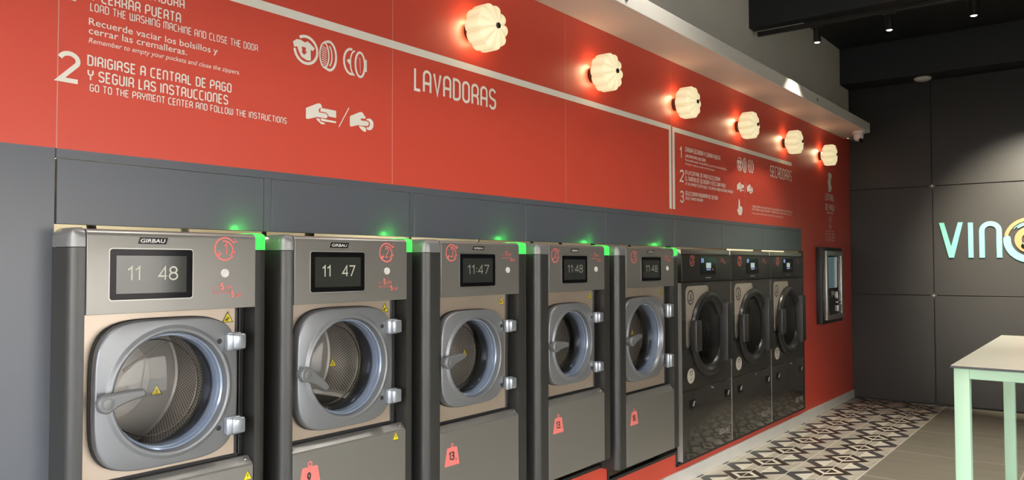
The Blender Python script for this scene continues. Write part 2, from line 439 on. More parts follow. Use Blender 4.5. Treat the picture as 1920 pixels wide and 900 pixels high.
def digits(g, txt, x0, x1, z0, h, y, sw):
    """plain upright numerals, monoline, fitted between x0 and x1"""
    wd = {'1': .30, ':': .12, ' ': .34}; tot = sum(wd.get(c, .52) for c in txt)+.16*(len(txt)-1); k = (x1-x0-sw)/tot; a = x0+sw/2
    for c in txt:
        w = wd.get(c, .52)
        if c == ':': st = [[(.06, .22), (.06, .32)], [(.06, .62), (.06, .72)]]
        elif c == ' ': st = []
        elif c == '1': st = [[(0, .80), (.12, .86), (.24, 1), (.24, 0)]]
        else: st = [[(px*.52/.44, pz) for px, pz in p] for p in glyph(c)[1]]
        for p in st: g.stroke([(a+px*k, z0+sw/2+pz*(h-sw)) for px, pz in p], sw, y)
        a += (w+.16)*k

def ellipse(cx, cz, rx, rz, n=40): return [(cx+rx*math.cos(2*PI*i/n), cz+rz*math.sin(2*PI*i/n)) for i in range(n)]
def ringflat(g, cx, cz, ro, ri, y, n=48):
    g.loops([[(cx+r*math.cos(2*PI*i/n), y, cz+r*math.sin(2*PI*i/n)) for i in range(n)] for r in (ro, ri)])
def rrect(x0, x1, z0, z1, r, n=6):
    pts = []
    for cx, cz, a in ((x1-r, z1-r, 0), (x0+r, z1-r, 90), (x0+r, z0+r, 180), (x1-r, z0+r, 270)):
        pts += arc(cx, cz, r, r, a, a+90, n)
    return pts

# ------------------------------------------------------------------ the room
XB, YS, XW, ZC = 9.357, -6.2, -2.0, 3.868
Z_RG, Z_SOF = 1.839, 2.894
seams = [-.35, .969, 2.287, 3.592, 4.881, 6.2, 7.54, 8.868]

# floor: patterned strip by the machines, grey porcelain beyond
g = G(); g.box(XW, XB, -.93, .0, -.05, 0); fl = struct('floor', g, 'tiles')
g = G(); g.box(XW, XB, YS, -.9315, -.05, 0); struct('floor_grey', g, 'grey_tiles')

# machine wall
g = G()
edges = [XW]+seams+[XB]
for a, b in zip(edges[:-1], edges[1:]):
    zb = Z_RG
    g.box(a+.0018, b-.0018, 0, .02, zb, Z_SOF+.02)
for a, b in ((7.612, 8.867), (8.869, XB)): g.box(a+.001, b, 0, .02, .0, Z_RG-.0001)
g.box(.97, 4.012, 0, .02, 0, .318); g.box(4.013, 4.915, 0, .02, 0, .213); g.box(4.916, 7.611, 0, .02, 0, .123)
struct('wall_left', g, 'red')
g = G()
for s in seams: g.box(s-.0016, s+.0016, -.0004, .012, Z_RG, Z_SOF)
g.box(8.8665, 8.8695, -.0004, .012, .1, Z_RG)
struct('trim_1', g, 'seam')
g = G(); g.box(XW, .966, 0, .02, 0, Z_RG)                                   # slate part of the wall
hatchX = [(.972, 1.661), (1.694, 2.387), (2.417, 3.208), (3.222, 3.999), (4.013, 4.912), (4.922, 5.71), (5.722, 6.56), (6.572, 7.606)]
g.box(.969, 7.610, 0, .02, 1.812, Z_RG)
hx = [.969]+[v for p in hatchX for v in p]+[7.610]
for i in range(0, len(hx), 2):
    if hx[i+1]-hx[i] > .004: g.box(hx[i]+.0015, hx[i+1]-.0015, 0, .02, 1.621, 1.8115)
struct('wall_left_slate', g, 'slate')
g = G(); g.box(XW, XB, 0, .15, Z_SOF+.03, ZC); struct('wall_upper', g, 'plaster')
names = ['washer 1', 'washer 2', 'washer 3', 'washer 4', 'washer 5', 'dryer 6', 'dryer 7', 'dryer 8']
for (a, b), nm in zip(hatchX, names):
    g = G(); g.box(a, b, -.001, .018, 1.6205, 1.810)
    tag(obj('access_panel', g, 'slate', bevel=.0012), 'slate grey rectangular hatch panel in the wall directly above '+nm, 'access panel', 'slate hatch panels above the machines')
# black strips stand in for the dark gap around the machine openings
g = G()
y0, y1, t = -.006, .03, .030
g.box(.968, 4.012, y0, y1, .320, .320+t*.6); g.box(4.012, 4.028, y0, y1, .215, .350)
g.box(4.012, 4.915, y0, y1, .215, .215+t*.6); g.box(4.908, 4.928, y0, y1, .125, .240)
g.box(4.915, 7.640, y0, y1, .125, .125+t*.6); g.box(7.610, 7.640, y0, y1, .1251, 1.62)
struct('gap_strips', g, 'black_trim')
# baseboard
g = G()
for a, b in ((XW, -.2), (-.2, 1.0), (1.0, 2.2), (2.2, 3.4), (3.4, 4.6), (4.6, 5.8), (5.8, 7.0), (7.0, 8.2), (8.2, XB)):
    g.box(a+.001, b-.001, -.016, 0, 0, .092)
struct('baseboard_left', g, 'baseboard', bevel=.001)
# projecting soffit ledge over the red wall
g = G()
P = [(XW, .0), (XW, -.335), (8.865, -.335), (9.14, .0)]
g.add([(x, y, Z_SOF) for x, y in P]+[(x, y, 2.992) for x, y in P], [(0, 1, 2, 3), (7, 6, 5, 4), (0, 4, 5, 1), (1, 5, 6, 2), (2, 6, 7, 3), (3, 7, 4, 0)])
led = struct('ceiling_ledge', g, 'soffit', bevel=.003)
for x in (3.684, 7.037):
    g = G(); g.lathe_y(x, 2.938, [(.017, -.335), (.017, -.341), (.011, -.343), (.011, -.338)], 24, False, True)
    obj('cap_screw', g, 'steel_dull', led, smooth=40)
# ceiling and beams
g = G(); g.box(XW, 6.33, YS, .15, ZC, ZC+.05); struct('ceiling', g, 'pale_ceiling')
g = G(); g.box(6.33, XB+.1, YS, .15, ZC, ZC+.05); struct('ceiling_dark', g, 'dark_ceiling')
g = G(); g.box(6.33, 6.45, YS, 0, 3.465, ZC); struct('ceiling_beam', g, 'dark_ceiling', bevel=.003)
g = G(); g.box(9.0, XB+.05, YS, 0, 3.472, ZC); struct('ceiling_beam', g, 'dark_ceiling', bevel=.003)
# back wall with charcoal panels
g = G(); g.box(XB, XB+.06, YS, .15, 0, 3.5); bw = struct('wall_back', g, 'black')
g = G()
ys = [-.001, -.832, -2.10, -3.37, -4.64, -6.19]; zs = [.018, 1.164, 2.330, 3.470]
for i in range(5):
    for j in range(3):
        g.box(XB-.022, XB, ys[i+1]+.006, ys[i]-(.006 if i else 0), zs[j]+.004, zs[j+1]-.004)
obj('cladding', g, 'back_panel', bw, bevel=.002)
g = G()
for z in (1.164, 2.330):
    g.box(XB-.024, XB-.02, -.835, -.829, z-.022, z+.022); g.box(XB-.0245, XB-.0205, -.855, -.809, z-.003, z+.003)
obj('panel_clip', g, 'steel_dull', bw)
# shopfront: two glazed sides (street end, and the long side facing the machines)
def glazed(name, axis, c, a0, a1, z1, n):
    g = G()
    def bx(a, b, z0, zz, d=.05):
        if axis == 'x': g.box(c-d, c+d, a, b, z0, zz)
        else: g.box(a, b, c-d, c+d, z0, zz)
    for k in range(n+1):
        a = a0+(a1-a0)*k/n; bx(a-.03, a+.03, 0, z1)
    bx(a0, a1, 0, .12); bx(a0, a1, z1-.06, z1)
    o = struct(name, g, 'frame_grey')
    g = G()
    if axis == 'x': g.add([(c, a0, .1), (c, a1, .1), (c, a1, z1), (c, a0, z1)], [(0, 1, 2, 3)])
    else: g.add([(a0, c, .1), (a1, c, .1), (a1, c, z1), (a0, c, z1)], [(0, 1, 2, 3)])
    obj('glass', g, 'pane', o)
glazed('window_1', 'x', XW-.05, YS+.3, -.25, 2.35, 4)
glazed('window_2', 'y', YS-.05, XW+.3, 4.6, 2.35, 4)
g = G(); g.box(XW-.1, XW, -.25, .15, 0, ZC); g.box(XW-.1, XW, YS-.1, YS+.3, 0, ZC); g.box(XW-.1, XW, YS+.3, -.25, 2.35, ZC)
struct('wall_street', g, 'plaster')
g = G(); g.box(XW, XW+.3, YS-.1, YS, 0, ZC); g.box(4.6, XB+.1, YS-.1, YS, 0, ZC); g.box(XW+.3, 4.6, YS-.1, YS, 2.35, ZC)
struct('wall_right', g, 'plaster')
# service passage behind the machines
g = G()
g.box(.0, XB, 1.25, 1.3, 0, 2.6); g.box(.0, .05, .15, 1.3, 0, 2.6); g.box(.0, XB, .15, 1.3, 2.6, 2.65); g.box(0, XB, .02, 1.3, -.05, 0)
g.box(.0, XB, .14, .16, 1.9, 2.6); g.box(XB, XB+.06, .15, 1.3, -.05, 2.65)
struct('wall_service', g, 'service')
rx = random.Random(7)
for k, x in enumerate((1.45, 1.9, 2.35, 2.62, 3.3, 3.9, 4.5, 4.9, 5.4, 6.0, 6.7)):
    g = G(); pts = [(x+.05*math.sin(i*.9+k), .95+.02*math.cos(i), 1.35+i*.12) for i in range(8)]
    g.tube(pts, rx.choice((.012, .018, .025)))
    tag(obj('supply_hose', g, rx.choice(('rubber', 'rubber', 'steel_dull')), smooth=60), 'supply hose glimpsed in the gap behind the washers', 'hose', 'hoses behind the machines')
for x in (7.65, 8.63):
    g = G(); g.tube([(x, .75, 1.655), (x+.66, .75, 1.655)], .014)
    tag(obj('tube_lamp', g, 'tube', smooth=60), 'lit yellow tube lamp in the gap above dryer 7' if x < 8 else 'lit yellow tube lamp in the gap above dryer 8, by the bare red wall', 'lamp')
# outside: pavement and a facade across the street
g = G(); g.box(-40, 40, -40, 40, -.16, -.06); struct('street_ground', g, 'pavement')
g = G(); g.box(-30, 40, -24, -22, -.1, 7); g.box(-24, -22, -22, 30, -.1, 6); struct('street_backdrop', g, 'facade')

# ------------------------------------------------------------------ wall lettering
YL = -.0012
def lettering(label, fn, name='wall_lettering', m='white_vinyl', cat='wall lettering', group=None):
    g = G(); fn(g); return tag(obj(name, g, m), label, cat, group)
G1, G2, G3 = 'washing instructions lettering', 'drying instructions lettering', 'payment point lettering'
def stripe(g, a, b, c, d): g.box(a, b, YL, 0, c, d)
lettering('long cream stripe above the washing instructions turning down beside its twin', lambda g: (stripe(g, .0, 4.880, 2.4166, 2.4497), stripe(g, 4.848, 4.880, 1.879, 2.4165)), 'wall_stripe', cat='stripe')
lettering('short cream stripe framing the drying instructions, ending above SECADORAS', lambda g: (stripe(g, 4.898, 7.357, 2.413, 2.446), stripe(g, 4.898, 4.932, 1.879, 2.4129)), 'wall_stripe', cat='stripe')
lettering('large cream digit 1 cut by the top of the picture', lambda g: digits(g, '1', .985, 1.02, 2.272, .093, YL, .013), group=G1)
lettering('large cream digit 2 beside DIRIGIRSE A CENTRAL DE PAGO', lambda g: digits(g, '2', .967, 1.031, 2.034, .093, YL, .0135), group=G1)
lettering('cream capitals CARGAR LAVADORA, top line of the washing instructions', lambda g: stroke_text(g, 'CARGAR LAVADORA', 1.055, 1.354, 2.342, .033, YL, .0042), group=G1)
lettering('cream capitals Y CERRAR PUERTA', lambda g: stroke_text(g, 'Y CERRAR PUERTA', 1.056, 1.342, 2.292, .034, YL, .0042), group=G1)
lettering('small cream capitals LOAD THE WASHING MACHINE AND CLOSE THE DOOR', lambda g: stroke_text(g, 'LOAD THE WASHING MACHINE AND CLOSE THE DOOR', 1.056, 1.632, 2.261, .025, YL, .0028), group=G1)
lettering('cream line Recuerde vaciar los bolsillos y, under washing step one', lambda g: font_text(g, 'Recuerde vaciar los bolsillos y', 1.053, 1.475, 2.219, .022, YL, bold=.004), group=G1)
lettering('cream line cerrar las cremalleras, under washing step one', lambda g: font_text(g, 'cerrar las cremalleras.', 1.053, 1.364, 2.192, .022, YL, bold=.004), group=G1)
lettering('small slanted cream line Remember to empty your pockets, above large digit 2', lambda g: font_text(g, 'Remember to empty your pockets and close the zippers.', 1.053, 1.560, 2.165, .016, YL, shear=.22, bold=.002), group=G1)
lettering('cream capitals DIRIGIRSE A CENTRAL DE PAGO', lambda g: stroke_text(g, 'DIRIGIRSE A CENTRAL DE PAGO', 1.050, 1.529, 2.095, .033, YL, .0045), group=G1)
lettering('cream capitals Y SEGUIR LAS INSTRUCCIONES', lambda g: stroke_text(g, 'Y SEGUIR LAS INSTRUCCIONES', 1.051, 1.516, 2.051, .034, YL, .0045), group=G1)
lettering('small cream capitals GO TO THE PAYMENT CENTER AND FOLLOW THE INSTRUCTIONS', lambda g: stroke_text(g, 'GO TO THE PAYMENT CENTER AND FOLLOW THE INSTRUCTIONS', 1.058, 1.756, 2.019, .0235, YL, .0030), group=G1)
lettering('large cream heading LAVADORAS on the red wall', lambda g: stroke_text(g, 'LAVADORAS', 2.413, 2.980, 2.259, .104, YL, .0125))
lettering('large cream heading SECADORAS under the short stripe', lambda g: stroke_text(g, 'SECADORAS', 6.785, 7.352, 2.266, .104, YL, .0115))

hand = [(1.842, 2.092), (1.846, 2.095), (1.895, 2.118), (1.904, 2.12), (1.911, 2.119), (1.918, 2.108), (1.905, 2.101), (1.901, 2.093), (1.904, 2.085), (1.934, 2.086), (1.943, 2.081), (1.945, 2.075), (1.939, 2.068), (1.931, 2.066), (1.894, 2.066), (1.852, 2.052), (1.845, 2.052), (1.842, 2.055)]
card = [(1.911, 2.104), (1.981, 2.104), (1.986, 2.102), (1.986, 2.076), (1.949, 2.076), (1.947, 2.083), (1.936, 2.0895), (1.909, 2.0895)]
card2 = [(1.912, 2.063), (1.986, 2.062), (1.985, 2.055), (1.916, 2.054), (1.911, 2.057)]
fing = [(1.888, 2.061), (1.906, 2.062), (1.909, 2.051), (1.932, 2.048), (1.93, 2.043), (1.914, 2.041), (1.894, 2.054)]
slash = [(2.048, 2.126), (2.052, 2.125), (2.002, 2.042), (1.998, 2.043)]
handb = [(2.055, 2.091), (2.06, 2.096), (2.106, 2.117), (2.118, 2.119), (2.124, 2.114), (2.139, 2.099), (2.133, 2.094), (2.116, 2.093), (2.11, 2.088), (2.116, 2.0845), (2.146, 2.0855), (2.153, 2.082), (2.155, 2.075), (2.15, 2.067), (2.123, 2.064), (2.097, 2.063), (2.061, 2.052), (2.055, 2.055)]
coin = [(2.138, 2.090), (2.146, 2.096), (2.16, 2.099), (2.171, 2.095), (2.179, 2.086), (2.18, 2.075), (2.177, 2.063), (2.169, 2.054), (2.156, 2.05), (2.146, 2.052), (2.140, 2.060), (2.153, 2.062), (2.160, 2.070), (2.1605, 2.082), (2.151, 2.089)]
fingb = [(2.101, 2.0605), (2.123, 2.061), (2.135, 2.059), (2.142, 2.049), (2.138, 2.041), (2.128, 2.041), (2.113, 2.048)]
shirt = [(1.781, 2.332), (1.798, 2.345), (1.816, 2.346), (1.836, 2.34), (1.847, 2.347), (1.862, 2.34), (1.881, 2.327), (1.873, 2.315), (1.862, 2.318), (1.863, 2.277), (1.845, 2.274), (1.819, 2.283), (1.808, 2.3), (1.8, 2.318), (1.787, 2.313)]
arrow = [(1.821, 2.322), (1.840, 2.321), (1.839, 2.306), (1.846, 2.306), (1.832, 2.292), (1.819, 2.302), (1.8235, 2.304)]
finger = [(6.064, 2.012), (6.070, 2.021), (6.080, 2.023), (6.087, 2.016), (6.095, 1.966), (6.130, 1.964), (6.142, 1.955), (6.141, 1.926), (6.12, 1.896), (6.07, 1.893), (6.035, 1.925), (6.040, 1.947), (6.060, 1.936)]
pay = [(8.500, 2.443), (8.54, 2.462), (8.617, 2.458), (8.642, 2.435), (8.610, 2.404), (8.594, 2.342), (8.643, 2.310), (8.599, 2.267), (8.514, 2.255), (8.508, 2.311), (8.485, 2.359), (8.512, 2.398)]
def sh(P, dx, dz): return [(x+dx, z+dz) for x, z in P]
def icons_a(g, dx, dz):
    g.stroke(sh(arc(1.841, 2.313, .052, .051, 125, -125, 34), dx, dz), .011, YL)
    g.stroke(sh(arc(1.841, 2.313, .052, .051, 184, 250, 12), dx, dz), .011, YL)
    body = sh(shirt, dx, dz); ar = sh(arrow, dx, dz)
    # the shirt with the arrow left open: one outline that walks into the arrow and back
    g.flat([body[i] for i in (0, 1, 2, 3, 4, 5, 6, 7, 8)]+[ar[1], ar[0]]+[body[12+0], body[13], body[14]][-3:], YL-.0002)
    g.flat([body[8], body[9], ar[4], ar[3], ar[2], ar[1]], YL-.0002)
    g.flat([body[9], body[10], body[11], body[12], ar[0], ar[6], ar[5], ar[4]], YL-.0002)
    g.stroke(sh(ellipse(1.927, 2.311, .0215, .0475), dx, dz), .0065, YL, closed=True)
    for k in range(9):
        z = 2.345-k*.0085; g.stroke(sh([(1.914, z), (1.939, z-.007)], dx, dz), .0032, YL)
    g.stroke(sh(arc(1.950, 2.313, .034, .0555, 112, -105, 26), dx, dz), .010, YL)
    g.stroke(sh([(1.922, 2.358), (1.938, 2.366)], dx, dz), .009, YL); g.stroke(sh([(1.925, 2.264), (1.943, 2.259)], dx, dz), .009, YL)
    g.stroke(sh(arc(1.944, 2.312, .020, .042, 70, -65, 16), dx, dz), .006, YL)
def icons_b(g, dx, dz):
    g.stroke(sh(arc(2.060, 2.313, .036, .050, 80, 285, 26), dx, dz), .0095, YL)
    g.stroke(sh(arc(2.082, 2.310, .026, .050, 95, 262, 20), dx, dz), .0065, YL)
    g.stroke(sh(ellipse(2.107, 2.310, .0245, .0495), dx, dz), .0095, YL, closed=True)
    for k in range(8):
        z = 2.338-k*.008; g.stroke(sh([(2.101+.001*k, z), (2.109, z-.005)], dx, dz), .003, YL)
    g.flat(sh([(2.130, 2.337), (2.143, 2.336), (2.143, 2.287), (2.128, 2.287)], dx, dz), YL)
    g.flat(sh([(2.038, 2.314), (2.046, 2.322), (2.060, 2.318), (2.060, 2.304), (2.048, 2.303)], dx, dz), YL-.0002)
def hands(g, dx, dz):
    for p in (hand, card, card2, fing, slash, handb, coin, fingb): g.flat(sh(p, dx, dz), YL)
lettering('cream pictogram of a T-shirt entering a round washer door', lambda g: icons_a(g, 0, 0), 'wall_pictogram', cat='pictogram')
lettering('cream pictogram of a closing round door, above the hand and coin', lambda g: icons_b(g, 0, 0), 'wall_pictogram', cat='pictogram')
lettering('cream pictogram of hands with card and coin beside the washing instructions', lambda g: hands(g, 0, 0), 'wall_pictogram', cat='pictogram')
lettering('small cream pictogram of a T-shirt and round door beside the drying instructions', lambda g: icons_a(g, 4.255, -.006), 'wall_pictogram', cat='pictogram')
lettering('small cream pictogram of a closing door beside the drying instructions', lambda g: icons_b(g, 4.256, 0), 'wall_pictogram', cat='pictogram')
lettering('small cream pictogram of hands with card and coin in the drying block', lambda g: hands(g, 4.193, .041), 'wall_pictogram', cat='pictogram')
lettering('cream pictogram of a pointing finger beside SELECCIONAR PROGRAMA', lambda g: g.flat(finger, YL), 'wall_pictogram', cat='pictogram')
lettering('cream pictogram of a hand holding a coin above CENTRAL DE PAGO', lambda g: g.flat(pay, YL), 'wall_pictogram', cat='pictogram')
lettering('cream digit 1 of the drying instructions', lambda g: digits(g, '1', 5.006, 5.046, 2.238, .085, YL, .0125), group=G2)
lettering('cream digit 2 of the drying instructions', lambda g: digits(g, '2', 5.006, 5.073, 2.075, .087, YL, .0125), group=G2)
lettering('cream digit 3 of the drying instructions', lambda g: digits(g, '3', 5.006, 5.071, 1.929, .087, YL, .0125), group=G2)
lettering('cream capitals CARGAR SECADORA Y CERRAR PUERTA', lambda g: stroke_text(g, 'CARGAR SECADORA Y CERRAR PUERTA', 5.096, 5.706, 2.295, .035, YL, .005), group=G2)
lettering('small cream capitals LOAD DRYER AND CLOSE DOOR', lambda g: stroke_text(g, 'LOAD DRYER AND CLOSE DOOR', 5.096, 5.438, 2.256, .022, YL, .0036), group=G2)
lettering('cream line Recuerde vaciar los bolsillos y cerrar las cremalleras, drying block', lambda g: font_text(g, 'Recuerde vaciar los bolsillos y cerrar las cremalleras.', 5.096, 5.829, 2.230, .020, YL, bold=.004), group=G2)
lettering('small slanted cream line Remember to empty, drying block', lambda g: font_text(g, 'Remember to empty your pockets and close the zippers.', 5.096, 5.603, 2.204, .015, YL, shear=.22, bold=.004), group=G2)
lettering('cream capitals EN LA CENTRAL DE PAGO SELECCIONAR', lambda g: stroke_text(g, 'EN LA CENTRAL DE PAGO SELECCIONAR', 5.093, 5.701, 2.133, .031, YL, .0046), group=G2)
lettering('cream capitals EL NUMERO DE SECADORA Y EFECTUAR PAGO', lambda g: stroke_text(g, 'EL NUMERO DE SECADORA Y EFECTUAR PAGO', 5.093, 5.803, 2.090, .033, YL, .0046), group=G2)
lettering('small cream capitals AT THE PAYMENT CENTER SELECT THE DRYER NUMBER AND MAKE PAYMENT', lambda g: stroke_text(g, 'AT THE PAYMENT CENTER SELECT THE DRYER NUMBER AND MAKE PAYMENT', 5.097, 5.955, 2.057, .023, YL, .0034), group=G2)
lettering('cream capitals SELECCIONAR PROGRAMA DE SECADO', lambda g: stroke_text(g, 'SELECCIONAR PROGRAMA DE SECADO', 5.091, 5.655, 1.987, .030, YL, .0046), group=G2)
lettering('small cream capitals SELECT DRYING PROGRAM', lambda g: stroke_text(g, 'SELECT DRYING PROGRAM', 5.095, 5.386, 1.956, .022, YL, .0036), group=G2)
lettering('cream note PUEDE ABRIR LA PUERTA DE LA SECADORA', lambda g: stroke_text(g, '* PUEDE ABRIR LA PUERTA DE LA SECADORA PARA COMPROBAR SI', 6.332, 7.361, 1.974, .017, YL, .003), group=G2)
lettering('second cream note line ESTA SECA, under PUEDE ABRIR LA PUERTA', lambda g: stroke_text(g, 'ESTA SECA, SE DETENDRA Y PODRA CONTINUAR CON EL CICLO', 6.352, 7.327, 1.949, .017, YL, .003), group=G2)
lettering('small slanted cream note You can open the dryer door', lambda g: font_text(g, 'You can open the dryer door to check if it is dry and continue.', 6.352, 7.110, 1.919, .014, YL, shear=.22, bold=.004), group=G2)
lettering('tall cream capitals CENTRAL above the payment kiosk', lambda g: stroke_text(g, 'CENTRAL', 8.392, 8.705, 2.162, .073, YL, .011), group=G3)
lettering('tall cream capitals DE PAGO above the payment kiosk', lambda g: stroke_text(g, 'DE PAGO', 8.398, 8.712, 2.060, .068, YL, .011), group=G3)
lettering('small cream capitals PAYMENT CENTER under DE PAGO', lambda g: stroke_text(g, 'PAYMENT CENTER', 8.44, 8.672, 2.024, .022, YL, .005), group=G3)
lettering('small cream lines about choosing a machine above the payment kiosk', lambda g: [font_text(g, t_, 8.555, None, z, .014, YL, align='c') for t_, z in (('SELECCIONE', 1.984), ('EL NUMERO', 1.963), ('DE EQUIPO', 1.942), ('SELECT', 1.911), ('THE MACHINE', 1.890), ('NUMBER', 1.869))], group=G3)
lettering('block of small cream lines directly above the payment kiosk', lambda g: [font_text(g, t_, 8.40, 8.70, z, h, YL, bold=.006) for t_, z, h in (('METODOS DE PAGO', 1.838, .012), ('5 10 20', 1.803, .021), ('1 2 50', 1.772, .021), ('10 20 50', 1.741, .021))], group=G3)

# ------------------------------------------------------------------ washers
def plate_with_hole(g, x0, x1, z0, z1, cx, cz, r, y, n=64):
    ang = sorted(set([2*PI*i/n for i in range(n)]+[math.atan2(z-cz, x-cx) % (2*PI) for x in (x0, x1) for z in (z0, z1)]))
    inner, outer = [], []
    for a in ang:
        c, s = math.cos(a), math.sin(a)
        k = min((((x1-cx)/c) if c > 1e-9 else ((x0-cx)/c) if c < -1e-9 else 1e9), (((z1-cz)/s) if s > 1e-9 else ((z0-cz)/s) if s < -1e-9 else 1e9))
        inner.append((cx+r*c, y, cz+r*s)); outer.append((cx+k*c, y, cz+k*s))
    g.loops([outer, inner])

def drum_mesh(cx, cz, R, y0, y1, ymouth, rmouth):
    """perforated drum wall with UV in metres"""
    n, k = 72, 6; v, f, uv = [], [], []
    for j in range(k+1):
        y = y0+(y1-y0)*j/k
        for i in range(n+1):
            a = 2*PI*i/n; v.append((cx+R*math.cos(a), y, cz+R*math.sin(a))); uv.append((a*R, y))
    for j in range(k):
        for i in range(n):
            f.append((j*(n+1)+i, j*(n+1)+i+1, (j+1)*(n+1)+i+1, (j+1)*(n+1)+i))
    return v, f, uv

def uv_obj(name, v, f, uv, m, parent):
    off = wloc(parent); me = bpy.data.meshes.new(name)
    me.from_pydata([(a-off.x, b-off.y, c-off.z) for a, b, c in v], [], f); me.materials.append(M[m])
    l = me.uv_layers.new(name='UVMap')
    for p in me.polygons:
        p.use_smooth = True
        for li in p.loop_indices: l.data[li].uv = uv[me.loops[li].vertex_index]
    o = bpy.data.objects.new(name, me); C.objects.link(o); o.parent = parent; return o

def triangle_sign(parent, x, z, s, y, kind):
    g = G(); g.prism([(x-s/2, z-s*.43), (x+s/2, z-s*.43), (x, z+s*.47)], y+.0006, y-.0002)
    st = obj('warning_sticker', g, 'yellow', parent)
    g = G(); g.stroke([(x-s*.46, z-s*.405), (x+s*.46, z-s*.405), (x, z+s*.42)], s*.05, y-.0004, closed=True)
    if kind == 'hot':
        for k in (-1, 0, 1): g.stroke([(x+k*s*.09+.02*s*math.sin(i*1.6), z-s*.22+i*s*.055) for i in range(6)], s*.035, y-.0004)
        g.stroke([(x-s*.2, z-s*.30), (x+s*.2, z-s*.30)], s*.03, y-.0004)
    elif kind == 'bolt':
        g.flat([(x+s*.02, z+s*.16), (x-s*.09, z-s*.08), (x, z-s*.05), (x-s*.05, z-s*.30), (x+s*.1, z-s*.02), (x+s*.01, z-s*.04), (x+s*.08, z+s*.14)], y-.0004)
    else:
        g.flat([(x-s*.25, z-s*.28), (x-s*.16, z-s*.10), (x-s*.02, z-s*.12), (x+s*.06, z-s*.28)], y-.0004)
        g.flat([(x-s*.05, z-s*.06), (x+s*.1, z-s*.2), (x+s*.16, z-s*.12), (x+s*.03, z+s*.02)], y-.0004)
        g.stroke([(x-s*.1, z+.0), (x+s*.12, z-s*.02)], s*.05, y-.0004)
    obj('symbol', g, 'dark_print', st)

def number_badge(parent, x, z, R, y, num, name='number_decal', m='red_vinyl'):
    g = G(); w = R*.16
    g.stroke([(x+a, z+b) for a, b in arc(0, 0, R, R, 45, 325, 40)], w, y)
    g.stroke([(x+a, z+b) for a, b in arc(0, 0, R, R, -22, 22, 8)], w*.01+.0002, y)
    g.stroke([(x+a, z+b) for a, b in arc(0, 0, R*.70, R*.70, 110, 20, 14)], w*.9, y)
    g.stroke([(x+a, z+b) for a, b in arc(0, 0, R*1.0, R*1.0, 335, 350, 4)], w, y)
    g.stroke([(x+a, z+b) for a, b in arc(0, 0, R*.78, R*.78, 20, -50, 12)], w*.9, y)
    for a, b, r in ((.86, .62, .13), (1.12, .68, .09), (1.02, .95, .07), (-.62, -.55, .16), (-.42, -.42, .09), (-.55, -.22, .06)):
        g.flat(ellipse(x+a*R, z+b*R, r*R, r*R, 14), y)
    g.flat([(x-.75*R, z-.62*R), (x-.55*R, z-.3*R), (x-.42*R, z-.42*R), (x-.6*R, z-.75*R)], y-.0001)
    h = R*1.0; w_ = glyph(num)[0]
    for p in glyph(num)[1]: g.stroke([(x+(px-w_/2)*h+.05*R, z-h/2+pz*h) for px, pz in p], R*.12, y-.0001)
    obj(name, g, m, parent)

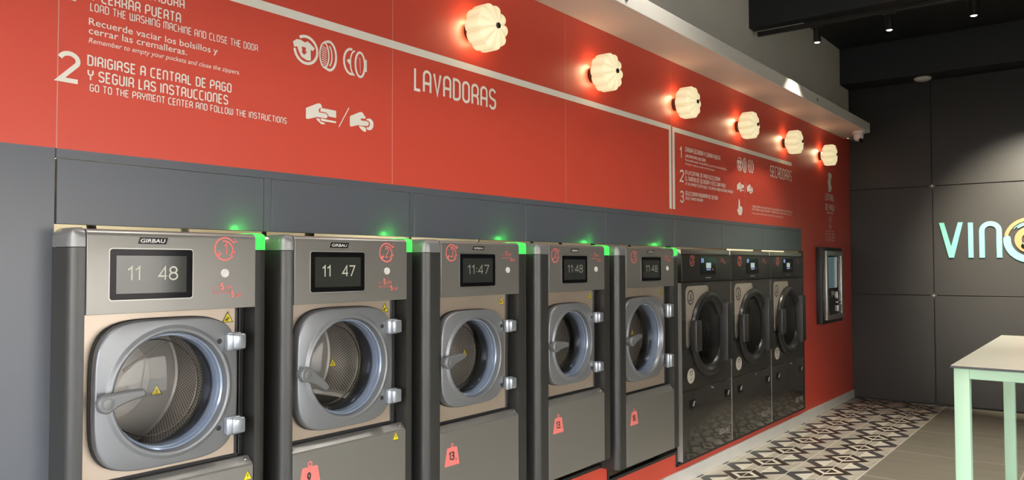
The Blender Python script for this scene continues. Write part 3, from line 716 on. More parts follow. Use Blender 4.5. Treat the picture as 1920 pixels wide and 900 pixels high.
def washer(n, xl, pl, pr, xr, zb, scr, logo, badge, button, price, euro, dc, ds, rr, piv, tip, hz, low, hot, wt, disp, dim, lab, grp, lifters):
    """front-loading washer; PF is its front plane"""
    PF, PP, zt, zp = -.12, -.070, 1.605, 1.3605
    cx = (xl+xr)/2
    t = thing('washing_machine', lab, 'washing machine', (cx, 0, zb), grp)
    # cabinet (sides, top, bottom, back) hidden in the wall
    g = G(); D = .62
    g.box(xl+.004, xl+.02, -.02, D, zb, 1.59); g.box(xr-.02, xr-.004, -.02, D, zb, 1.59)
    g.box(xl+.004, xr-.004, -.05, D, 1.575, 1.59); g.box(xl+.004, xr-.004, -.05, D, zb, zb+.02); g.box(xl+.004, xr-.004, D-.01, D, zb, 1.59)
    obj('cabinet', g, 'column', t)
    # rounded side columns
    def column(xo, xi, z0, z1, cap=False, topround=.0):
        s = 1 if xi > xo else -1; r = .036; pts = [(xo, .0)]
        pts += [(xo+s*(r-r*math.cos(a)), PF+r-r*math.sin(a)) for a in [PI/2*i/8 for i in range(9)]]
        pts += [(xi, PF), (xi, .0)]
        g = G(); k = len(pts)
        if topround:
            rings = []
            for a in [PI/2*i/6 for i in range(7)]:
                q = topround*(1-math.cos(a)); z = z1-topround+topround*math.sin(a)
                rings.append([(xo+s*max(abs(x-xo), q) if s*(x-xo) < q else x, min(.0, max(y, PF+q)), z) for x, y in pts])
            rings = [[(x, y, z0) for x, y in pts]]+rings
            g.loops(rings, True, True, True)
        else:
            g.loops([[(x, y, z0) for x, y in pts], [(x, y, z1) for x, y in pts]], True, True, True)
        return g
    zc = 1.553
    obj('side_column', column(xl, pl-.0015, zb, zc-.002), 'column', t, smooth=35)
    obj('side_column', column(xr, pr+.0015, zb, zc-.002), 'column', t, smooth=35)
    obj('column_cap', column(xl, pl-.0015, zc, zt+.004, topround=.030), 'column_cap', t, smooth=35)
    obj('status_light', column(xr, pr+.0015, zc, zt+.004, topround=.030), 'green', t, smooth=35, label='glowing green status light')
    # control fascia, its top edge rolled back
    prof = [(PF-.004, zp), (PF-.004, zt-.02)]+[(PF-.004+.02-.02*math.cos(a), zt-.02+.02*math.sin(a)) for a in [PI/2*i/6 for i in range(1, 7)]]+[(.0, zt), (.0, zp)]
    g = G(); g.loops([[(pl+.001, y, z) for y, z in prof], [(pr-.001, y, z) for y, z in prof]], True, True, True)
    fa = obj('control_panel', g, 'fascia', t, smooth=35, bevel=.001)
    YF = PF-.0045
    x0, x1, z0, z1 = scr
    g = G(); g.prism(rrect(x0-.003, x1+.003, z0-.003, z1+.003, .010), YF+.002, YF-.0008); sc_ = obj('screen', g, 'steel_dull', fa)
    g = G(); g.prism(rrect(x0, x1, z0, z1, .008), YF+.002, YF-.002); obj('bezel', g, 'gloss_black', fa)
    ix = .08 if n > 2 else .07; W_ = x1-x0; H_ = z1-z0
    g = G(); g.flat(rrect(x0+.07*W_, x1-.08*W_, z0+.12*H_, z1-.13*H_, .001), YF-.0024); obj('display', g, 'display', fa)
    g = G(); digits(g, disp, x0+.19*W_, x1-.19*W_, z0+.37*H_, .043, YF-.0030, .0048); obj('clock_digits', g, 'digits_dim' if dim else 'digits', fa)
    # maker's badge
    a, b, c, d = logo
    g = G(); g.prism([(a+.003, c), (b-.006, c), (b, d), (a+.009, d)], YF+.001, YF-.0012); bd = obj('badge', g, 'gloss_black', fa)
    g = G(); font_text(g, 'GIRBAU', a+.010, b-.009, c+(d-c)*.22, (d-c)*.58, YF-.0016, shear=.15, bold=.012); obj('badge_lettering', g, 'logo_white', bd)
    number_badge(fa, badge[0], badge[1], badge[2], YF-.0008, str(n))
    g = G(); g.lathe_y(button[0], button[1], [(.014, YF+.001), (.014, YF-.004), (.011, YF-.006), (.009, YF-.005)], 28, False, True); obj('start_button', g, 'white_plastic', fa, smooth=40)
    px, pz = price; g = G(); yy = YF-.0008
    font_text(g, 'PRECIO', px, px+.022, pz+.022, .006, yy); digits(g, euro[0][0], px+.026, px+.040, pz+.017, .024, yy, .005)
    font_text(g, euro[0][1:], px+.042, px+.072, pz+.020, .012, yy, bold=.006); font_text(g, 'TARJETA FIDELIDAD', px, px+.062, pz+.006, .007, yy, bold=.006)
    digits(g, euro[1][0], px+.064, px+.077, pz-.008, .022, yy, .005); font_text(g, euro[1][1:], px+.078, px+.104, pz-.006, .012, yy, bold=.006)
    obj('price_decal', g, 'red_vinyl', fa)
    # recessed stainless plate, seal, drum
    zl1, zl0 = low                                         # top of the low panel's back edge, and of its front face
    cxd, czd = dc; Rg = rr*.88
    g = G(); plate_with_hole(g, pl+.001, pr-.042, zl1+.004, zp+.03, cxd, czd, rr*.97, PP)
    obj('front_plate', g, 'plate', t)
    g = G(); g.box(pr-.042, pr-.002, PP+.012, PP+.03, zl1-.02, zp+.03)
    g.tube([(pr-.036, PP+.002, zl1), (pr-.036, PP+.002, zp+.02)], .0065); g.tube([(pr-.022, PP+.004, zl1), (pr-.022, PP+.004, zp+.02)], .004)
    g.box(pl+.001, pr-.03, PP-.004, PP+.02, zl1-.02, zl1+.006)
    obj('rubber_seal', g, 'rubber', t, smooth=40)
    g = G(); g.lathe_y(cxd, czd, [(rr*.99, PP), (rr*.97, PP+.02), (rr*.97, .015)], 64); obj('tub_throat', g, 'rubber', t, smooth=50)
    Rd = min((xr-xl)/2-.06, rr*1.32)
    v, f, uv = drum_mesh(cxd, czd, Rd, .03, .30, 0, 0); dr = uv_obj('drum', v, f, uv, 'perf', t)
    g = G(); g.lathe_y(cxd, czd, [(Rd, .03), (rr*.97, .016), (rr*.955, .026)], 64); obj('drum_lip', g, 'steel', dr, smooth=50)
    g = G(); g.lathe_y(cxd, czd, [(Rd, .30), (Rd*.97, .305), (Rd*.6, .298), (Rd*.55, .29), (Rd*.2, .288), (.001, .286)], 64)
    for k in range(3):
        a = PI/6+2*PI*k/3; g.tube([(cxd+Rd*.2*math.cos(a), .286, czd+Rd*.2*math.sin(a)), (cxd+Rd*.93*math.cos(a), .298, czd+Rd*.93*math.sin(a))], .006)
    obj('drum_back', g, 'drum_plate', dr, smooth=30)
    for a in lifters:
        ca, sa = math.cos(a), math.sin(a); g = G(); w = .045
        sec = [(Rd, -w), (Rd-.045, -w*.35), (Rd-.05, 0), (Rd-.045, w*.35), (Rd, w)]
        g.loops([[(cxd+r*ca-q*sa, y, czd+r*sa+q*ca) for r, q in sec] for y in (.035, .297)], False)
        obj('lifter', g, 'steel', dr, smooth=30)
    # door: rounded square passing into a round porthole
    N = 96; hs = ds/2; e = 4.2
    def se(scale, y, k=e):
        out = []
        for i in range(N):
            a = 2*PI*i/N; c, s = math.cos(a), math.sin(a)
            r = hs*scale/((abs(c)**k+abs(s)**k)**(1/k)); out.append((cxd-.004+r*c*1.02, y, czd+r*s))
        return out
    def ci(r, y): return [(cxd+r*math.cos(2*PI*i/N), y, czd+r*math.sin(2*PI*i/N)) for i in range(N)]
    YD = -.115
    g = G(); g.loops([se(.985, PP-.002), se(1.0, PP-.010), se(1.0, YD+.012), se(.994, YD+.004), se(.983, YD+.0006), se(.975, YD), ci(rr+.017, YD), ci(rr+.014, YD-.0005), ci(rr+.008, YD-.006), ci(rr, YD-.008), ci(rr-.005, YD-.005), ci(rr*.955, YD+.018)])
    dr_ = obj('door', g, 'door', t, smooth=50)
    g = G(); g.loops([se(.990, PP-.001), se(1.010, PP-.003), se(1.010, PP-.012), se(.995, PP-.014)]); obj('door_gasket', g, 'rubber', dr_, smooth=50)
    g = G(); g.lathe_y(cxd, czd, [(rr*.955, YD+.018), (rr*.95, YD+.016), (rr*.925, YD+.020), (rr*.922, YD+.034), (rr*.905, YD+.034), (rr*.895, YD+.052), (rr*.88, YD+.066)], 96)
    obj('porthole_ring', g, 'port_ring', dr_, smooth=35)
    # glass bowl: shallow outer face and a drum-shaped inner bowl
    g = G(); g.lathe_y(cxd, czd, [(Rg*1.01, YD+.062), (Rg*.97, YD+.052), (Rg*.80, YD+.044), (Rg*.5, YD+.038), (Rg*.2, YD+.035), (.0005, YD+.0345)], 72)
    obj('porthole_glass', g, 'glass', dr_, smooth=60)
    g = G(); g.lathe_y(cxd, czd, [(Rg*.93, YD+.120), (Rg*.915, YD+.128), (Rg*.905, YD+.120), (Rg*.915, YD+.114), (Rg*.93, YD+.120)], 72); obj('glass_rim', g, 'steel', dr_, smooth=60)
    # lever handle
    p, q = Vector(piv), Vector(tip); d = (q-p); L_ = d.length; d.normalize(); nn = Vector((-d.y, d.x)); up, dn = [], []
    bow = .10 if d.y > -.2 else -.10
    if d.y < -.2: bow = .12
    for i in range(13):
        s_ = i/12; w = .024*(1-s_)+.0125*s_; w += .004*math.exp(-((s_-0)/.15)**2)
        c_ = p+d*L_*s_+nn*bow*L_*4*s_*(1-s_)*.35; up.append(c_+nn*w); dn.append(c_-nn*w)
    ang0 = math.atan2(d.y, d.x)
    endcap = [(q.x+.0125*math.cos(a), q.y+.0125*math.sin(a)) for a in [ang0+PI/2-PI*i/8 for i in range(1, 8)]]
    rcap = .028
    startcap = [(p.x+rcap*math.cos(a), p.y+rcap*math.sin(a)) for a in [ang0-PI/2-PI*i/10 for i in range(0, 11)]]
    outl = [tuple(v) for v in up[1:]]+endcap+[tuple(v) for v in reversed(dn[1:])]+startcap
    g = G(); g.prism(outl, YD-.022, YD-.045)
    ho = obj('handle', g, 'handle', dr_, bevel=.006)
    g = G(); g.lathe_y(p.x, p.y, [(.016, YD), (.016, YD-.03)], 28); g.lathe_y(p.x, p.y, [(.0155, YD-.0445), (.0155, YD-.0475), (.013, YD-.048)], 28, False, True); obj('pivot_cap', g, 'handle', ho, smooth=40)
    # hinges and screws
    hx0, hx1 = pr-.108, pr-.046
    for z in hz:
        g = G(); hh = .045 if n == 5 else .030; g.box(hx0, hx1-.008, YD-.022, YD+.006, z-hh, z+hh, .009); g.box(hx0+.016, hx1, YD-.032, PP+.01, z-hh+.004, z+hh-.004, .008)
        obj('hinge', g, 'hinge', t, smooth=50)
        s_ = -1 if z == max(hz) else 1
        g = G(); g.lathe_y(hx0-.018, z-.003*s_, [(.0085, YD-.0002), (.0085, YD-.0012), (.006, YD-.0016)], 20, False, True); obj('door_screw', g, 'rubber', dr_, smooth=40)
    triangle_sign(t, pr-.072 if n > 1 else pr-.070, 1.328, .040, PP-.002, 'hand')
    if hot:
        x, z, yq = hot; triangle_sign(dr_, x, z, .036, yq, 'hot')
    # low service panel
    prof = [(PF, zb), (PF, zl0-.006), (PF+.003, zl0), (PF+.028, zl1-.004), (PF+.04, zl1-.004), (PF+.04, zb)]
    g = G(); g.loops([[(pl+.001, y, z) for y, z in prof], [(pr-.001, y, z) for y, z in prof]], True, True, True)
    lp = obj('lower_panel', g, 'fascia', t, bevel=.0015)
    for x in (pl+.008, pr-.022):
        g = G(); g.lathe_y(x, (zl0+zl1)/2, [(.005, PF+.018), (.005, PF+.010), (.003, PF+.008)], 14, False, True); obj('panel_screw', g, 'steel', lp, smooth=40)
    if n <= 2: triangle_sign(lp, pr-.022 if n == 1 else 2.196, .806 if n == 1 else .819, .036, PF-.0008, 'bolt')
    if wt:
        x, z, s_, txt = wt; y = PF-.0010; g = G()
        ringflat(g, x, z, .0105*s_, .0055*s_, y, 20)
        g.flat([(x-.034*s_, z-.013*s_), (x-.030*s_, z-.009*s_), (x+.030*s_, z-.009*s_), (x+.034*s_, z-.013*s_), (x+.050*s_, z-.088*s_), (x+.047*s_, z-.091*s_), (x-.047*s_, z-.091*s_), (x-.050*s_, z-.088*s_)], y)
        wd = obj('weight_decal', g, 'red_vinyl', lp)
        g = G(); wdt = .022*len(txt)*s_
        digits(g, txt, x-wdt/2-.002*s_, x+wdt/2-.006*s_, z-.068*s_, .040*s_, y-.0004, .0068*s_)
        font_text(g, 'kg', x+wdt/2-.001*s_, x+wdt/2+.010*s_, z-.068*s_, .008*s_, y-.0004)
        obj('weight_lettering', g, 'dark_print', wd)
    # a little green lamp light behind the cap, as the status light also shines up and back
    li = bpy.data.lights.new('status_glow', 'POINT'); li.energy = .18; li.color = (.08, 1, .12); li.shadow_soft_size = .012
    lo = bpy.data.objects.new('status_glow', li); C.objects.link(lo); lo.location = ((pr+xr)/2-.01, -.035, zt+.022)
    return t

washer(1, .962, 1.003, 1.5475, 1.603, .36, (1.067, 1.320, 1.400, 1.548), (1.145, 1.240, 1.564, 1.584), (1.432, 1.553, .036), (1.432, 1.474), (1.390, 1.403), ('5,50€', '5,00€'),
       (1.266, 1.115), .446, .187, (1.052, 1.109), (1.150, 1.128), (1.252, .980), (.869, .843), (1.234, 1.120, -.078), None, '11  48', False,
       'grey washing machine marked 1, its drum back bright, clock reading 11 48', 'washing machines along the red wall', (2.35,))
washer(2, 1.660, 1.704, 2.252, 2.306, .36, (1.773, 2.025, 1.402, 1.548), (1.856, 1.948, 1.564, 1.583), (2.139, 1.549, .036), (2.141, 1.476), (2.096, 1.406), ('5,50€', '5,00€'),
       (1.960, 1.118), .446, .187, (1.737, 1.115), (1.821, 1.062), (1.256, .982), (.866, .841), (1.912, 1.136, -.078), (1.778, .792, 1., '9'), '11  47', False,
       'grey washing machine marked 2 with 9 kg weight decal and clock 11 47', 'washing machines along the red wall', (5.5,))
washer(3, 2.362, 2.454, 3.003, 3.088, .395, (2.575, 2.818, 1.403, 1.548), (2.657, 2.742, 1.566, 1.583), (2.519, 1.552, .035), (2.912, 1.475), (2.868, 1.523), ('7,00€', '6,50€'),
       (2.688, 1.085), .424, .180, (2.476, 1.084), (2.566, 1.104), (1.211, .942), (.812, .786), (2.66, 1.105, -.076), (2.528, .722, .95, '13'), '11:47', True,
       'grey washing machine marked 3 with 13 kg decal and clock 11:47', 'washing machines along the red wall', (5.2,))
washer(4, 3.160, 3.252, 3.793, 3.878, .410, (3.369, 3.609, 1.403, 1.546), (3.445, 3.529, 1.566, 1.583), (3.306, 1.547, .035), (3.700, 1.474), (3.655, 1.523), ('7,00€', '6,50€'),
       (3.484, 1.083), .424, .180, (3.274, 1.084), (3.370, 1.088), (1.209, .938), (.813, .784), None, (3.335, .724, .95, '13'), '11:48', True,
       'grey washing machine marked 4, with 13 kg decal and dim 11:48 display', 'washing machines along the red wall', (4.9,))
washer(5, 3.945, 4.034, 4.655, 4.745, .317, (4.220, 4.469, 1.400, 1.545), (4.292, 4.389, 1.570, 1.585), (4.126, 1.545, .035), (4.559, 1.475), (4.512, 1.524), ('9,00€', '8,50€'),
       (4.284, 1.050), .505, .222, (4.058, 1.05), (4.15, 1.075), (1.205, .888), (.730, .694), (4.19, 1.09, -.076), (4.125, .638, .95, '18'), '11:48', True,
       'grey washing machine marked 5 with 18 kg decal, widest of the washers, beside the dryers', 'washing machines along the red wall', (5.2, 1.9))
# loose teal sticker on washer 5's fascia corner
g = G(); g.stroke([(4.61, 1.552), (4.655, 1.548), (4.695, 1.556), (4.725, 1.572)], .012, -.1275)
tag(obj('sticker', g, 'port_ring'), 'small curved pale sticker by the green light of washing machine 5', 'sticker')

# ------------------------------------------------------------------ dryers
def dryer():
    x0, w, PF = 4.945, .855, -.035; x1 = x0+w; zb, zt = .155, 1.606
    t = thing('tumble_dryer', 'charcoal tumble dryer marked 6, next to washing machine 5', 'tumble dryer', (x0+w/2, 0, zb), 'tumble dryers along the red wall')
    cx, cz = x0+.425, 1.000
    g = G(); D = .8
    g.box(x0+.006, x0+.02, -.0, D, zb, 1.6); g.box(x1-.02, x1-.006, -.0, D, zb, 1.6); g.box(x0+.006, x1-.006, 0, D, 1.585, 1.6); g.box(x0+.006, x1-.006, 0, D, zb, zb+.02); g.box(x0+.006, x1-.006, D-.01, D, zb, 1.6)
    obj('cabinet', g, 'dryer_dark', t)
    g = G(); g.box(x0, x0+.0035, PF+.001, .004, zb, 1.372); obj('side_panel', g, 'dryer_side', t, label='metal side edge, window light put into its pale colour')
    # fascia
    g = G(); g.box(x0, x1-.004, PF-.006, .01, 1.378, 1.566, .004); fa = obj('control_panel', g, 'dryer_dark', t, smooth=40)
    g = G(); g.box(x0, x1-.004, PF+.004, .012, 1.568, zt, .006); obj('top_strip', g, 'steel_dull', t, smooth=40, label='brushed metal top strip')
    Y = PF-.0065
    g = G(); g.prism(rrect(5.237, 5.508, 1.426, 1.549, .003), Y+.001, Y-.002); s = obj('screen', g, 'gloss_black', fa)
    g = G(); g.flat(rrect(5.250, 5.298, 1.512, 1.543, .002), Y-.0025); obj('screen_mark', g, 'screen_blue', s)
    g = G(); g.flat(rrect(5.335, 5.420, 1.472, 1.511, .002), Y-.0025); obj('screen_image', g, 'screen_pale', s)
    g = G(); g.flat(rrect(5.340, 5.415, 1.456, 1.468, .001), Y-.0025); obj('screen_bar', g, 'screen_blue', s)
    g = G(); g.flat(ellipse(5.452, 1.463, .007, .006, 16), Y-.0025); obj('screen_dot', g, 'red_vinyl', s)
    g = G(); g.prism(rrect(5.312, 5.442, 1.395, 1.414, .002), Y+.001, Y-.001); bd = obj('badge', g, 'gloss_black', fa)
    g = G(); font_text(g, 'GIRBAU', 5.322, 5.432, 1.399, .011, Y-.0014, shear=.15, bold=.012); obj('badge_lettering', g, 'grey_print', bd)
    px, pz, yy = 5.588, 1.524, Y-.0008
    g = G(); font_text(g, 'PRECIO', px, px+.022, pz+.006, .006, yy); font_text(g, '1', px+.028, px+.036, pz+.004, .024, yy, bold=.02); font_text(g, ',50€', px+.040, px+.068, pz+.006, .012, yy)
    font_text(g, 'TARJETA FIDELIDAD', px, px+.062, pz-.006, .007, yy, bold=.006); font_text(g, '1', px+.068, px+.076, pz-.020, .022, yy, bold=.02); font_text(g, ',00€', px+.079, px+.104, pz-.018, .012, yy)
    obj('price_decal', g, 'red_vinyl', fa)
    # front, door, lower panel
    g = G(); plate_with_hole(g, x0+.003, x1-.006, .628, 1.374, cx, cz, .235, PF); g.box(x1-.010, x1-.006, PF, 0, .628, 1.374)
    obj('front_panel', g, 'dryer', t)
    g = G(); Yc = PF-.0012
    out = arc(5.055, 1.300, .048, .048, 180, 90, 8)+[(5.352, 1.348)]+arc(5.352, 1.312, .036, .036, 90, 0, 8)+[(5.388, 1.270)]
    out += arc(cx, cz, .295, .295, 86, 168, 20)+[(5.072, .955)]+arc(5.042, .955, .03, .035, 0, -180, 8)
    g.flat(out, Yc); cr = obj('cream_label', g, 'dryer_cream', t, label='cream label wrapped round the door')
    g = G(); ringflat(g, 5.086, 1.268, .052, .041, Yc-.0004)
    g.flat([(5.086, 1.300), (5.096, 1.262), (5.076, 1.250)], Yc-.0004)
    g.stroke([(5.086, 1.298), (5.080, 1.250)], .007, Yc-.0005); g.stroke([(5.052, 1.242), (5.070, 1.252), (5.090, 1.243), (5.118, 1.260)], .007, Yc-.0005); g.stroke([(5.110, 1.290), (5.098, 1.262)], .005, Yc-.0005)
    obj('care_symbol', g, 'dark_print', cr)
    g = G(); g.lathe_y(cx, cz, [(.298, PF), (.304, PF-.012), (.298, PF-.030), (.285, PF-.036), (.262, PF-.036), (.245, PF-.026), (.222, PF-.004), (.214, .02), (.212, .05)], 96)
    dd = obj('door', g, 'dryer_door', t, smooth=40)
    g = G(); g.lathe_y(cx, cz, [(.220, PF-.006), (.19, PF-.010), (.1, PF-.014), (.0005, PF-.015)], 64); obj('door_glass', g, 'glass', dd, smooth=60)
    g = G(); g.box(5.018, 5.112, PF-.075, PF-.030, .900, 1.112, .006); obj('handle', g, 'column', dd, smooth=40)
    g = G(); g.box(5.566, 5.585, PF-.070, PF, .790, 1.214, .004); obj('hinge_edge', g, 'column', dd, smooth=40)
    g = G(); g.box(5.586, 5.700, PF-.060, PF, .790, 1.214, .008); obj('hinge_cover', g, 'dryer_door', dd, smooth=40)
    v, f, uv = drum_mesh(cx, cz, .34, .06, .62, 0, 0); dr = uv_obj('drum', v, f, [(a*.55, b*.55) for a, b in uv], 'dryer_perf', t)
    g = G(); g.lathe_y(cx, cz, [(.34, .06), (.215, .05)], 64); g.lathe_y(cx, cz, [(.34, .62), (.01, .62)], 64); obj('drum_ends', g, 'dryer_dark', dr, smooth=40)
    g = G(); g.flat(ellipse(5.084, .724, .060, .052), PF-.0012); b = obj('weight_decal', g, 'cream_print', t)
    g = G(); digits(g, '17', 5.056, 5.112, .722, .040, PF-.0018, .008); font_text(g, 'kg', 5.084, None, .697, .017, PF-.0018, bold=.008, align='c'); obj('weight_lettering', g, 'dark_print', b)
    g = G(); g.box(x0+.003, x1-.006, PF, 0, zb+.002, .624, .002); lp = obj('lower_panel', g, 'dryer', t, smooth=40)
    g = G(); g.lathe_y(5.446, .604, [(.011, PF), (.011, PF-.006), (.006, PF-.009)], 20, False, True); obj('lock', g, 'steel', lp, smooth=40)
    for a, b_ in ((5.052, 5.146), (5.662, 5.756)):
        g = G(); g.prism(rrect(a, b_, .500, .556, .004), PF+.001, PF-.002); h_ = obj('recessed_grip', g, 'gloss_black', lp)
        g = G(); g.prism([(a+.052, .512), (a+.070, .512), (a+.088, .545), (a+.070, .545)], PF, PF-.005); obj('grip_tab', g, 'grey_print', h_)
    g = G(); font_text(g, 'ED', 5.561, 5.648, .238, .038, PF-.001, bold=.012); digits(g, '340', 5.660, 5.757, .238, .037, PF-.001, .006); obj('model_lettering', g, 'grey_print', lp)
    return t
d6 = dryer()
x6, z6 = 5.105, 1.525
d7 = copy_tree(d6); d7.location.x += .862; d7['label'] = 'charcoal tumble dryer marked 7, between dryers 6 and 8'
d8 = copy_tree(d6); d8.location.x += 1.724; d8['label'] = 'charcoal tumble dryer marked 8, beside the bare red wall'
for d, n in ((d6, '6'), (d7, '7'), (d8, '8')):
    cp = [c for c in d.children if c.name.startswith('control_panel')][0]
    number_badge(cp, x6+d.location.x-d6.location.x, z6, .036, -.0423, n)

# ------------------------------------------------------------------ payment kiosk in the red wall
kx0, kx1, kz0, kz1 = 8.045, 8.755, .900, 1.668
t = thing('payment_kiosk', 'black payment kiosk with silver frame set in the red wall beside the back wall', 'payment kiosk', (8.4, 0, kz0))
g = G(); g.box(kx0, kx1, -.060, .02, kz0, kz1, .004); obj('surround', g, 'black_trim', t, smooth=40)
g = G()
for a, b, c, d in ((8.125, 8.185, .935, 1.635), (8.645, 8.705, .935, 1.635), (8.1851, 8.6449, .935, .985), (8.1851, 8.6449, 1.585, 1.635)): g.box(a, b, -.085, -.058, c, d, .006)
obj('silver_frame', g, 'steel_dull', t, smooth=40)
g = G(); g.box(8.185, 8.645, -.066, -.058, .985, 1.585); fp = obj('face_plate', g, 'gloss_black', t)
g = G(); g.box(8.225, 8.500, -.069, -.064, 1.255, 1.570, .002); obj('screen', g, 'kiosk_screen', t, smooth=40)
g = G(); g.box(8.505, 8.525, -.075, -.064, 1.260, 1.575, .002); obj('side_rail', g, 'steel_dull', t)
g = G(); g.box(8.330, 8.410, -.070, -.064, 1.180, 1.225, .002); obj('card_reader', g, 'grey_print', t)
g = G(); g.box(8.500, 8.555, -.082, -.064, 1.145, 1.215, .003); obj('coin_slot', g, 'steel_dull', t)
g = G(); g.box(8.515, 8.625, -.080, -.064, 1.095, 1.115, .003); g.box(8.515, 8.625, -.085, -.064, 1.010, 1.075, .004); obj('coin_tray', g, 'steel_dull', t)
for x, z in ((8.28, 1.170), (8.36, 1.168), (8.28, 1.005), (8.56, 1.545)):
    g = G(); g.lathe_y(x, z, [(.008, -.064), (.008, -.069), (.004, -.070)], 14, False, True); obj('bolt', g, 'steel_dull', t, smooth=40)

# ------------------------------------------------------------------ scalloped wall lamps
def wall_lamp():
    x, z = 2.785, 2.602
    t = thing('wall_lamp', 'x', 'wall lamp', (x, 0, z), 'scalloped glass wall lamps')
    g = G(); g.lathe_y(x, z, [(.044, .0), (.044, -.026), (.040, -.030), (.022, -.032), (.022, -.055)], 40, False, True); obj('base', g, 'lamp_black', t, smooth=40)
    n = 200; rings = []
    prof = [(.35, -.052), (.70, -.050), (.90, -.053), (.98, -.060), (1.0, -.070), (1.0, -.136), (.975, -.146), (.92, -.152), (.70, -.160), (.42, -.167), (.20, -.172)]
    R = .107
    for k, y in prof:
        ring = []
        for i in range(n):
            a = 2*PI*i/n; lobe = abs(math.cos(5*a))**.55
            amp = .115*min(1, k*1.1); ring.append((x+R*k*(1-amp+amp*lobe)*math.cos(a), y+(.012*(1-lobe)*k if y < -.14 else 0), z+R*k*(1-amp+amp*lobe)*math.sin(a)))
        rings.append(ring)
    g = G(); g.loops(rings, True, False, True); obj('lamp_shade', g, 'lamp_glass', t, smooth=60)
    g = G(); g.lathe_y(x, z, [(.0135, -.170), (.0135, -.178), (.010, -.180)], 24, False, True); obj('end_cap', g, 'lamp_black', t, smooth=40)
    return t
lab = ['above the word LAVADORAS', 'above washing machine 4, between lettering blocks', 'above the pair of vertical cream stripes', 'above the small drying pictograms', 'above the word SECADORAS', 'above the CENTRAL DE PAGO lettering']
lx = [2.785, 3.865, 4.935, 6.045, 7.140, 8.215]
lamp0 = wall_lamp()
for i, x in enumerate(lx):
    o = lamp0 if i == 0 else copy_tree(lamp0)
    o.location.x = x; o['label'] = 'glowing scalloped cream glass wall lamp '+lab[i]
    li = bpy.data.lights.new('lamp_bulb', 'POINT'); li.energy = 2.3; li.color = (1, .73, .42); li.shadow_soft_size = .045
    lo = bpy.data.objects.new('lamp_bulb', li); C.objects.link(lo); lo.location = (x, -.047, 2.602+.03)
    li = bpy.data.lights.new('lamp_ring', 'AREA'); li.shape = 'DISK'; li.size = .13; li.energy = .55; li.color = (1, .70, .38)
    lo = bpy.data.objects.new('lamp_ring', li); C.objects.link(lo); lo.location = (x, -.0485, 2.602); lo.rotation_euler = (PI/2, 0, 0)

# ------------------------------------------------------------------ track lights, detector, dome camera
g = G(); g.box(6.385, 6.425, YS+.1, -.05, 3.405, 3.440, .003); tag(obj('light_track', g, 'lamp_black'), 'long black lighting track under the dark ceiling beam', 'lighting track')
g = G(); g.tube([(6.52, -.45, 3.46), (6.52, -6, 3.46)], .008); tag(obj('cable_conduit', g, 'column', smooth=60), 'thin dark conduit running behind the lighting track', 'conduit')
def spot():
    x, y = 6.405, -.530
    t = thing('track_spotlight', 'x', 'spotlight', (x, y, 3.405), 'spotlights on the ceiling track')
    g = G(); g.box(x-.018, x+.018, y-.05, y+.05, 3.392, 3.406, .003); g.lathe_z(x, y, [(.010, 3.395), (.010, 3.375)], 16); obj('mount', g, 'lamp_black', t)
    g = G(); g.lathe_z(x, y, [(.010, 3.385), (.026, 3.383), (.028, 3.378), (.028, 3.270), (.024, 3.270), (.022, 3.285)], 32, True, False); obj('housing', g, 'lamp_black', t, smooth=40)
    g = G(); g.lathe_z(x, y, [(.0225, 3.276), (.015, 3.268), (.001, 3.265)], 24); obj('lens', g, 'led', t, smooth=60)
    return t
s0 = spot()
for i, (y, l) in enumerate(((-.530, 'in front of the grey plaster wall'), (-1.062, 'second along the track from the plaster wall'), (-1.618, 'third along the track, cut by the top of the picture'))):
    o = s0 if i == 0 else copy_tree(s0); o.location.y = y; o['label'] = 'black cylinder spotlight '+l
    li = bpy.data.lights.new('spot_beam', 'SPOT'); li.energy = 70; li.color = (1, .92, .78); li.spot_size = 1.5; li.spot_blend = .6; li.shadow_soft_size = .02
    lo = bpy.data.objects.new('spot_beam', li); C.objects.link(lo); lo.location = (6.405, y, 3.255)
# unseen downlights without fittings, added to brighten floor and table
li = bpy.data.lights.new('fill_downlight', 'SPOT'); li.energy = 55; li.color = (1, .93, .80); li.spot_size = 1.45; li.spot_blend = .9; li.shadow_soft_size = .04
for x, y in ((6.405, -2.3), (6.405, -3.1), (6.405, -4.2), (3.3, -2.0), (3.3, -2.7), (3.3, -3.4), (4.9, -1.6)):
    lo = bpy.data.objects.new('fill_downlight', li); C.objects.link(lo); lo.location = (x, y, 3.255)
li = bpy.data.lights.new('wall_washer', 'SPOT'); li.energy = 85; li.color = (1, .96, .90); li.spot_size = 2.3; li.spot_blend = .8; li.shadow_soft_size = .22
for x in (.3, 2.1, 3.8):
    lo = bpy.data.objects.new('wall_washer', li); C.objects.link(lo); lo.location = (x, -.74, 3.80)
li = bpy.data.lights.new('table_fill', 'SPOT'); li.energy = 45; li.color = (1, .93, .80); li.spot_size = .8; li.spot_blend = .9; li.shadow_soft_size = .05  # added spot without a fitting, brightens the tabletop
lo = bpy.data.objects.new('table_fill', li); C.objects.link(lo); lo.location = (4.8, -2.2, 3.4)
li = bpy.data.lights.new('sign_spot', 'SPOT'); li.energy = 1700; li.color = (1, .90, .72); li.spot_size = .85; li.spot_blend = 1; li.shadow_soft_size = .03
lo = bpy.data.objects.new('sign_spot', li); C.objects.link(lo); lo.location = (6.9, -1.9, 3.30)
lo.rotation_euler = (Vector((9.34, -1.75, 1.62))-lo.location).to_track_quat('-Z', 'Y').to_euler()
g = G(); g.lathe_z(9.2, -.786, [(.085, 3.472), (.085, 3.462), (.072, 3.448), (.045, 3.440), (.001, 3.438)], 40)
t = tag(obj('smoke_detector', g, 'white_plastic', smooth=40), 'round white smoke detector under the dark beam by the back wall', 'smoke detector')
